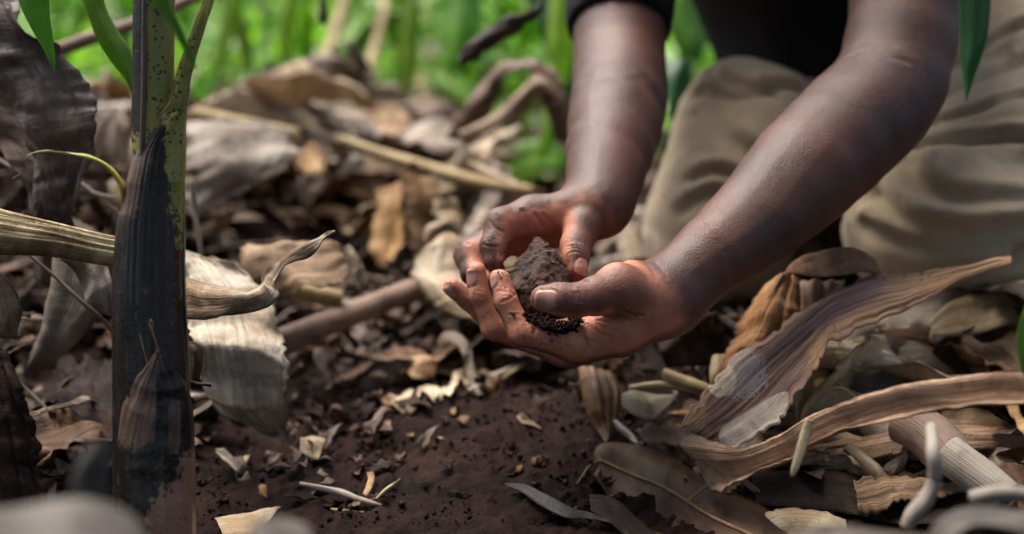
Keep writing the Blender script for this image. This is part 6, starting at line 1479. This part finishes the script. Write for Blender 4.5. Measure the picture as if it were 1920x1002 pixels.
def plant(x, y, s, nl, label, group, name='maize_plant'):
    base = onG(x, y)
    e = bpy.data.objects.new(name, None); COL.objects.link(e); e.location = base; e['_placed'] = 1; e.empty_display_size = .02
    e.rotation_euler = (rs.gauss(0, .08), rs.gauss(0, .08), rs.uniform(0, 6.28)); e.scale = (s, s, s)
    T(e, label, 'plant', group)
    st = bpy.data.objects.new('stalk', STALK); COL.objects.link(st); st.parent = e
    for k in range(nl):
        o = bpy.data.objects.new('leaf', rs.choice(BL)); COL.objects.link(o); o.parent = e
        o.location = (0, 0, .01 + .42 * (k / nl) ** 1.2); o.rotation_euler = (0, 0, k * 2.4 + rs.gauss(0, .4))
        q = rs.uniform(.65, 1.15); o.scale = (q, q, q)
st_ = tube('stalk', [(0, 0, -.02), (0.005, 0, .25), (0, .004, .55)], [.007, .006, .003], M_ug, seg=7, n=8, world=True); STALK = st_.data; bpy.data.objects.remove(st_)
spots = []
for _ in range(4000):
    y = rs.uniform(2.7, 6.6); x = rs.uniform(-.5 * y, .45 * y)
    if all(math.hypot(x - a, y - b) > .15 + .04 * y for a, b in spots): spots.append((x, y))
    if len(spots) >= 62: break
for x, y in spots:
    side = 'left' if x < -.5 else ('middle' if x < .4 else 'right'); dep = 'front' if y < 4 else 'back'
    px_ = 960 + x / (y * 1.03 * KPX)
    ms = [(40, 'the top left leaf'), (290, 'the stem top'), (480, 'the greenish cane'), (620, 'the left straw cane'), (705, 'the right straw cane'), (800, 'the thin brownish cane'), (940, 'the dark leaf roll'), (1060, 'the far arm'), (1276, 'the gap beside the shirt')]
    mx, mn = min(ms, key=lambda m: abs(m[0] - px_)); sd_w = 'just' if abs(px_ - mx) < 45 else ('right' if px_ > mx else 'left')
    far = 'nearest row' if y < 3.5 else ('second row' if y < 4.5 else ('third row' if y < 5.5 else 'last row'))
    where = f'behind {mn}' if sd_w == 'just' else f'to the {sd_w} of {mn}'
    plant(x, y, rs.uniform(.75, 1.2), rs.randint(7, 10), f'blurred green plant {where}, {far}', 'green leafy plants in the background')
for x, y, s, lab in ((.03, 2.30, .8, 'low bright green plant showing between the looped leaf and the far forearm'), (-.02, 2.5, .9, 'green plant standing just behind the looped leaf'), (.10, 2.15, .6, 'small green plant at the left edge of the far wrist'), (.30, 2.45, .8, 'green plant seen in the gap between far arm and shirt'),
                  (.26, 2.1, .45, 'small plant low beside the shiny hanging leaf'), (-.95, 2.35, .9, 'green plant behind the folded leaf at far left'), (-.62, 2.5, .9, 'green plant behind the stem top'), (-.40, 2.7, .8, 'green plant right of the leaning leaf sheath tip'), (-.22, 2.65, .7, 'green plant between the two straw canes'), (-.12, 2.9, .8, 'green plant right of the straw canes')):
    plant(x, y, s, 9, lab, None)
# mass of small leaves beyond
def leaf_mass(name, n, pos, size, mat, seed):
    r = np.random.RandomState(seed); c = pos(r, n); m = len(c)
    L = size[0] + (size[1] - size[0]) * r.rand(m); W = L * (.28 + .25 * r.rand(m))
    d = r.normal(size=(m, 3)) * [1, 1, .5]; d[:, 2] -= .15; d /= np.linalg.norm(d, axis=1, keepdims=True)
    n_ = r.normal(size=(m, 3)) * .5 + [0, -.2, 1]; s = np.cross(d, n_); s /= np.linalg.norm(s, axis=1, keepdims=True); up = np.cross(s, d)
    p = lambda t, w, h: c + d * (t * L)[:, None] + s * (w * W)[:, None] + up * (h * L)[:, None]
    V = np.stack([p(0, 0, 0), p(.35, -.5, .05), p(.35, .5, .05), p(.7, -.38, .03), p(.7, .38, .03), p(1, 0, -.1), p(.35, 0, 0), p(.7, 0, -.03)], 1).reshape(-1, 3)
    f = np.array([[0, 6, 1, 0], [0, 2, 6, 0]]); q = np.array([[1, 6, 7, 3], [6, 2, 4, 7]]); t = np.array([[3, 7, 5, 3], [7, 4, 5, 7]])
    # triangles written as quads with an extra midpoint: use triangles only
    tri = np.array([[0, 6, 1], [0, 2, 6], [1, 6, 7], [1, 7, 3], [6, 2, 4], [6, 4, 7], [3, 7, 5], [7, 4, 5]])
    F = (np.arange(m)[:, None, None] * 8 + tri[None]).reshape(-1, 3)
    uv = np.stack([V[:, 0], V[:, 1]], 1)
    return link(name, mesh_data(name, V, F, uv), mat)
def pos_low(r, n):
    y = 2.9 + 5.0 * r.rand(n) ** 1.1; x = (r.rand(n) - .5) * 1.0 * y * 1.15
    z = H(x, y, False) + .14 * r.rand(n) ** 1.5 + .01
    k = (fbm(np.stack([x * 3, y * 3, 0 * x], 1), 2, 61) > -.12); return np.stack([x, y, z], 1)[k]
o = leaf_mass('undergrowth', 11000, pos_low, (.05, .15), M_ug, 5); T(o, 'dense low green undergrowth covering the ground in the background', 'undergrowth', kind='stuff')
def pos_far(r, n):
    y = 6.5 + 8 * r.rand(n); x = (r.rand(n) - .5) * 1.3 * y
    z = .1 + 2.6 * r.rand(n) ** 1.2; return np.stack([x, y, z], 1)
o = leaf_mass('distant_foliage', 16000, pos_far, (.12, .3), M_ug, 6); T(o, 'mass of green foliage far behind', 'foliage', kind='stuff')

# unseen banana leaves added above and behind the camera to shade the foreground
def shade_canopy():
    r = random.Random(31); Vs = []; Fs = []; UVs = []; off = 0
    for _ in range(120):
        x, y, z = r.uniform(-2.6, 2.6), r.uniform(-2.8, .35), r.uniform(1.5, 2.9)
        g = blade_mesh(r.uniform(1.1, 1.9), r.uniform(.35, .55), r.uniform(-.1, .3), r.uniform(.3, .9), r.randrange(999), nv=12)
        a = r.uniform(0, 6.28); ca, sa = math.cos(a), math.sin(a); q = g.reshape(-1, 3)
        q = np.stack([q[:, 0] * ca - q[:, 1] * sa + x, q[:, 0] * sa + q[:, 1] * ca + y, q[:, 2] + z], 1)
        Vs.append(q); Fs.append(grid_faces(12, 3, off)); UVs.append(g[..., :2].reshape(-1, 2)); off += len(q)
    return link('unseen_shade_foliage', mesh_data('unseen_shade_foliage', np.concatenate(Vs), np.concatenate(Fs), np.concatenate(UVs)), green_mat('shade_leaf_green', (.045, .07, .03), (.03, .05, .02), transl=.06))
cn = shade_canopy(); T(cn, 'unseen broad banana leaves added overhead to shade the foreground', 'foliage', kind='stuff')

def pos_mat(x0, x1, y0, y1, up=.012):
    def f(r, n):
        x = x0 + (x1 - x0) * r.rand(n); y = y0 + (y1 - y0) * r.rand(n)
        k = ~((x > -.27) & (x < .13) & (y < 1.30)) & ~((x > -.33) & (x < -.1) & (y > 1.44) & (y < 1.62)); x, y = x[k], y[k]
        return np.stack([x, y, H(x, y, False) + up * r.rand(len(x))], 1)
    return f
for nm, n, reg, sz, mt, sd_, lab in (('leaf_litter_mat', 1500, (-1.1, -.04, 1.5, 2.3), (.03, .09), M_tan, 1, 'tan broken leaves matted in the pile behind the stem'), ('leaf_litter_mat', 1800, (-1.1, -.04, 1.5, 2.3), (.02, .07), M_brown, 2, 'brown broken leaves matted in the pile behind the stem'),
        ('leaf_litter_mat', 900, (-1.1, -.04, 1.5, 2.3), (.02, .06), M_pale, 3, 'pale broken leaves matted in the pile behind the stem'), ('leaf_litter_mat', 2200, (-1.6, 1.3, 2.0, 4.5), (.03, .10), M_brown, 4, 'brown broken leaves on the ground before the greenery'),
        ('leaf_litter_mat', 1000, (-1.6, .0, 2.2, 4.5), (.03, .10), M_pale, 5, 'pale broken leaves on the ground before the greenery'), ('leaf_litter_mat', 1500, (.12, .8, .96, 1.8), (.015, .05), M_brown, 6, 'brown broken leaves matted under the litter on the right'), ('leaf_litter_mat', 900, (.14, .8, .96, 1.8), (.015, .05), M_tan, 7, 'tan broken leaves matted under the litter on the right'),
        ('leaf_litter_mat', 2200, (-.8, -.26, .95, 1.6), (.015, .045), M_dark, 8, 'shade-dark broken leaves matted in the hollow by the stem'), ('leaf_litter_mat', 1500, (-.3, .3, 1.24, 1.75), (.012, .04), M_dark, 9, 'rotten leaf bits matted behind the bare soil'), ('leaf_litter_mat', 700, (-.3, .3, 1.26, 1.75), (.012, .035), M_brown, 10, 'brown leaf bits matted behind the bare soil')):  # the hollow's mat holds its shade in the leaf colour
    o = leaf_mass(nm, n, pos_mat(*reg), sz, mt, sd_ + 40); T(o, lab, 'leaf litter', kind='stuff')

# a label that two groups share is told apart by where each group lies
_seen = {}
for o in SC.objects:
    if o.parent is None and 'label' in o: _seen.setdefault(o['label'], []).append(o)
PLACE = {'dead leaves heaped in the pile behind the stem': 'in the pile', 'leaf strips in the pile behind the stem': 'in the pile', 'dead leaves on the ground before the greenery': 'far back on the ground', 'dead leaves in the litter on the right': 'in the litter', 'small dead leaves in the litter on the right': 'small, in the litter',
         'leaf strips in the litter on the right': 'in the litter', 'dark leaves in the hollow left of the stem': 'in the hollow', 'strips in the hollow left of the stem': 'in the hollow', 'rotting leaves behind the bare soil': 'behind the soil', 'rotting strips behind the bare soil': 'behind the soil',
         'leaf flakes behind the bare soil': 'at the back', 'leaf flakes on the soil by the stem': 'by the stem', 'leaf flakes on the bare soil': 'on bare soil'}
for lab, os_ in _seen.items():
    if len({o.get('group') for o in os_}) > 1:
        for o in os_:
            if o.get('group') in PLACE: o['label'] = f"{lab}, {PLACE[o['group']]}"
# ---------------------------------------------------------------- origins at each thing's base
bpy.context.view_layer.update()
for o in [o for o in SC.objects if o.parent is None and o.type in ('MESH', 'EMPTY')]:
    if o.get('_placed') or o.get('kind') == 'structure':
        if '_placed' in o: del o['_placed']
        continue
    kids = list(o.children)
    meshes = [x for x in [o] + kids + [g for k in kids for g in k.children] if x.type == 'MESH']
    if not meshes: continue
    src = o if o.type == 'MESH' else meshes[0]
    n = len(src.data.vertices)
    co = np.zeros(n * 3, np.float32); src.data.vertices.foreach_get('co', co); co = co.reshape(-1, 3)
    if 'origin' in o:
        b = Vector(list(o['origin'])); del o['origin']
    else:
        b = Vector((float(co[:, 0].mean()), float(co[:, 1].mean()), float(co[:, 2].min())))
    o.location = b
    done = set()
    for x in meshes:
        if x.data.name in done: continue
        done.add(x.data.name)
        x.data.transform(Matrix.Translation(-b))
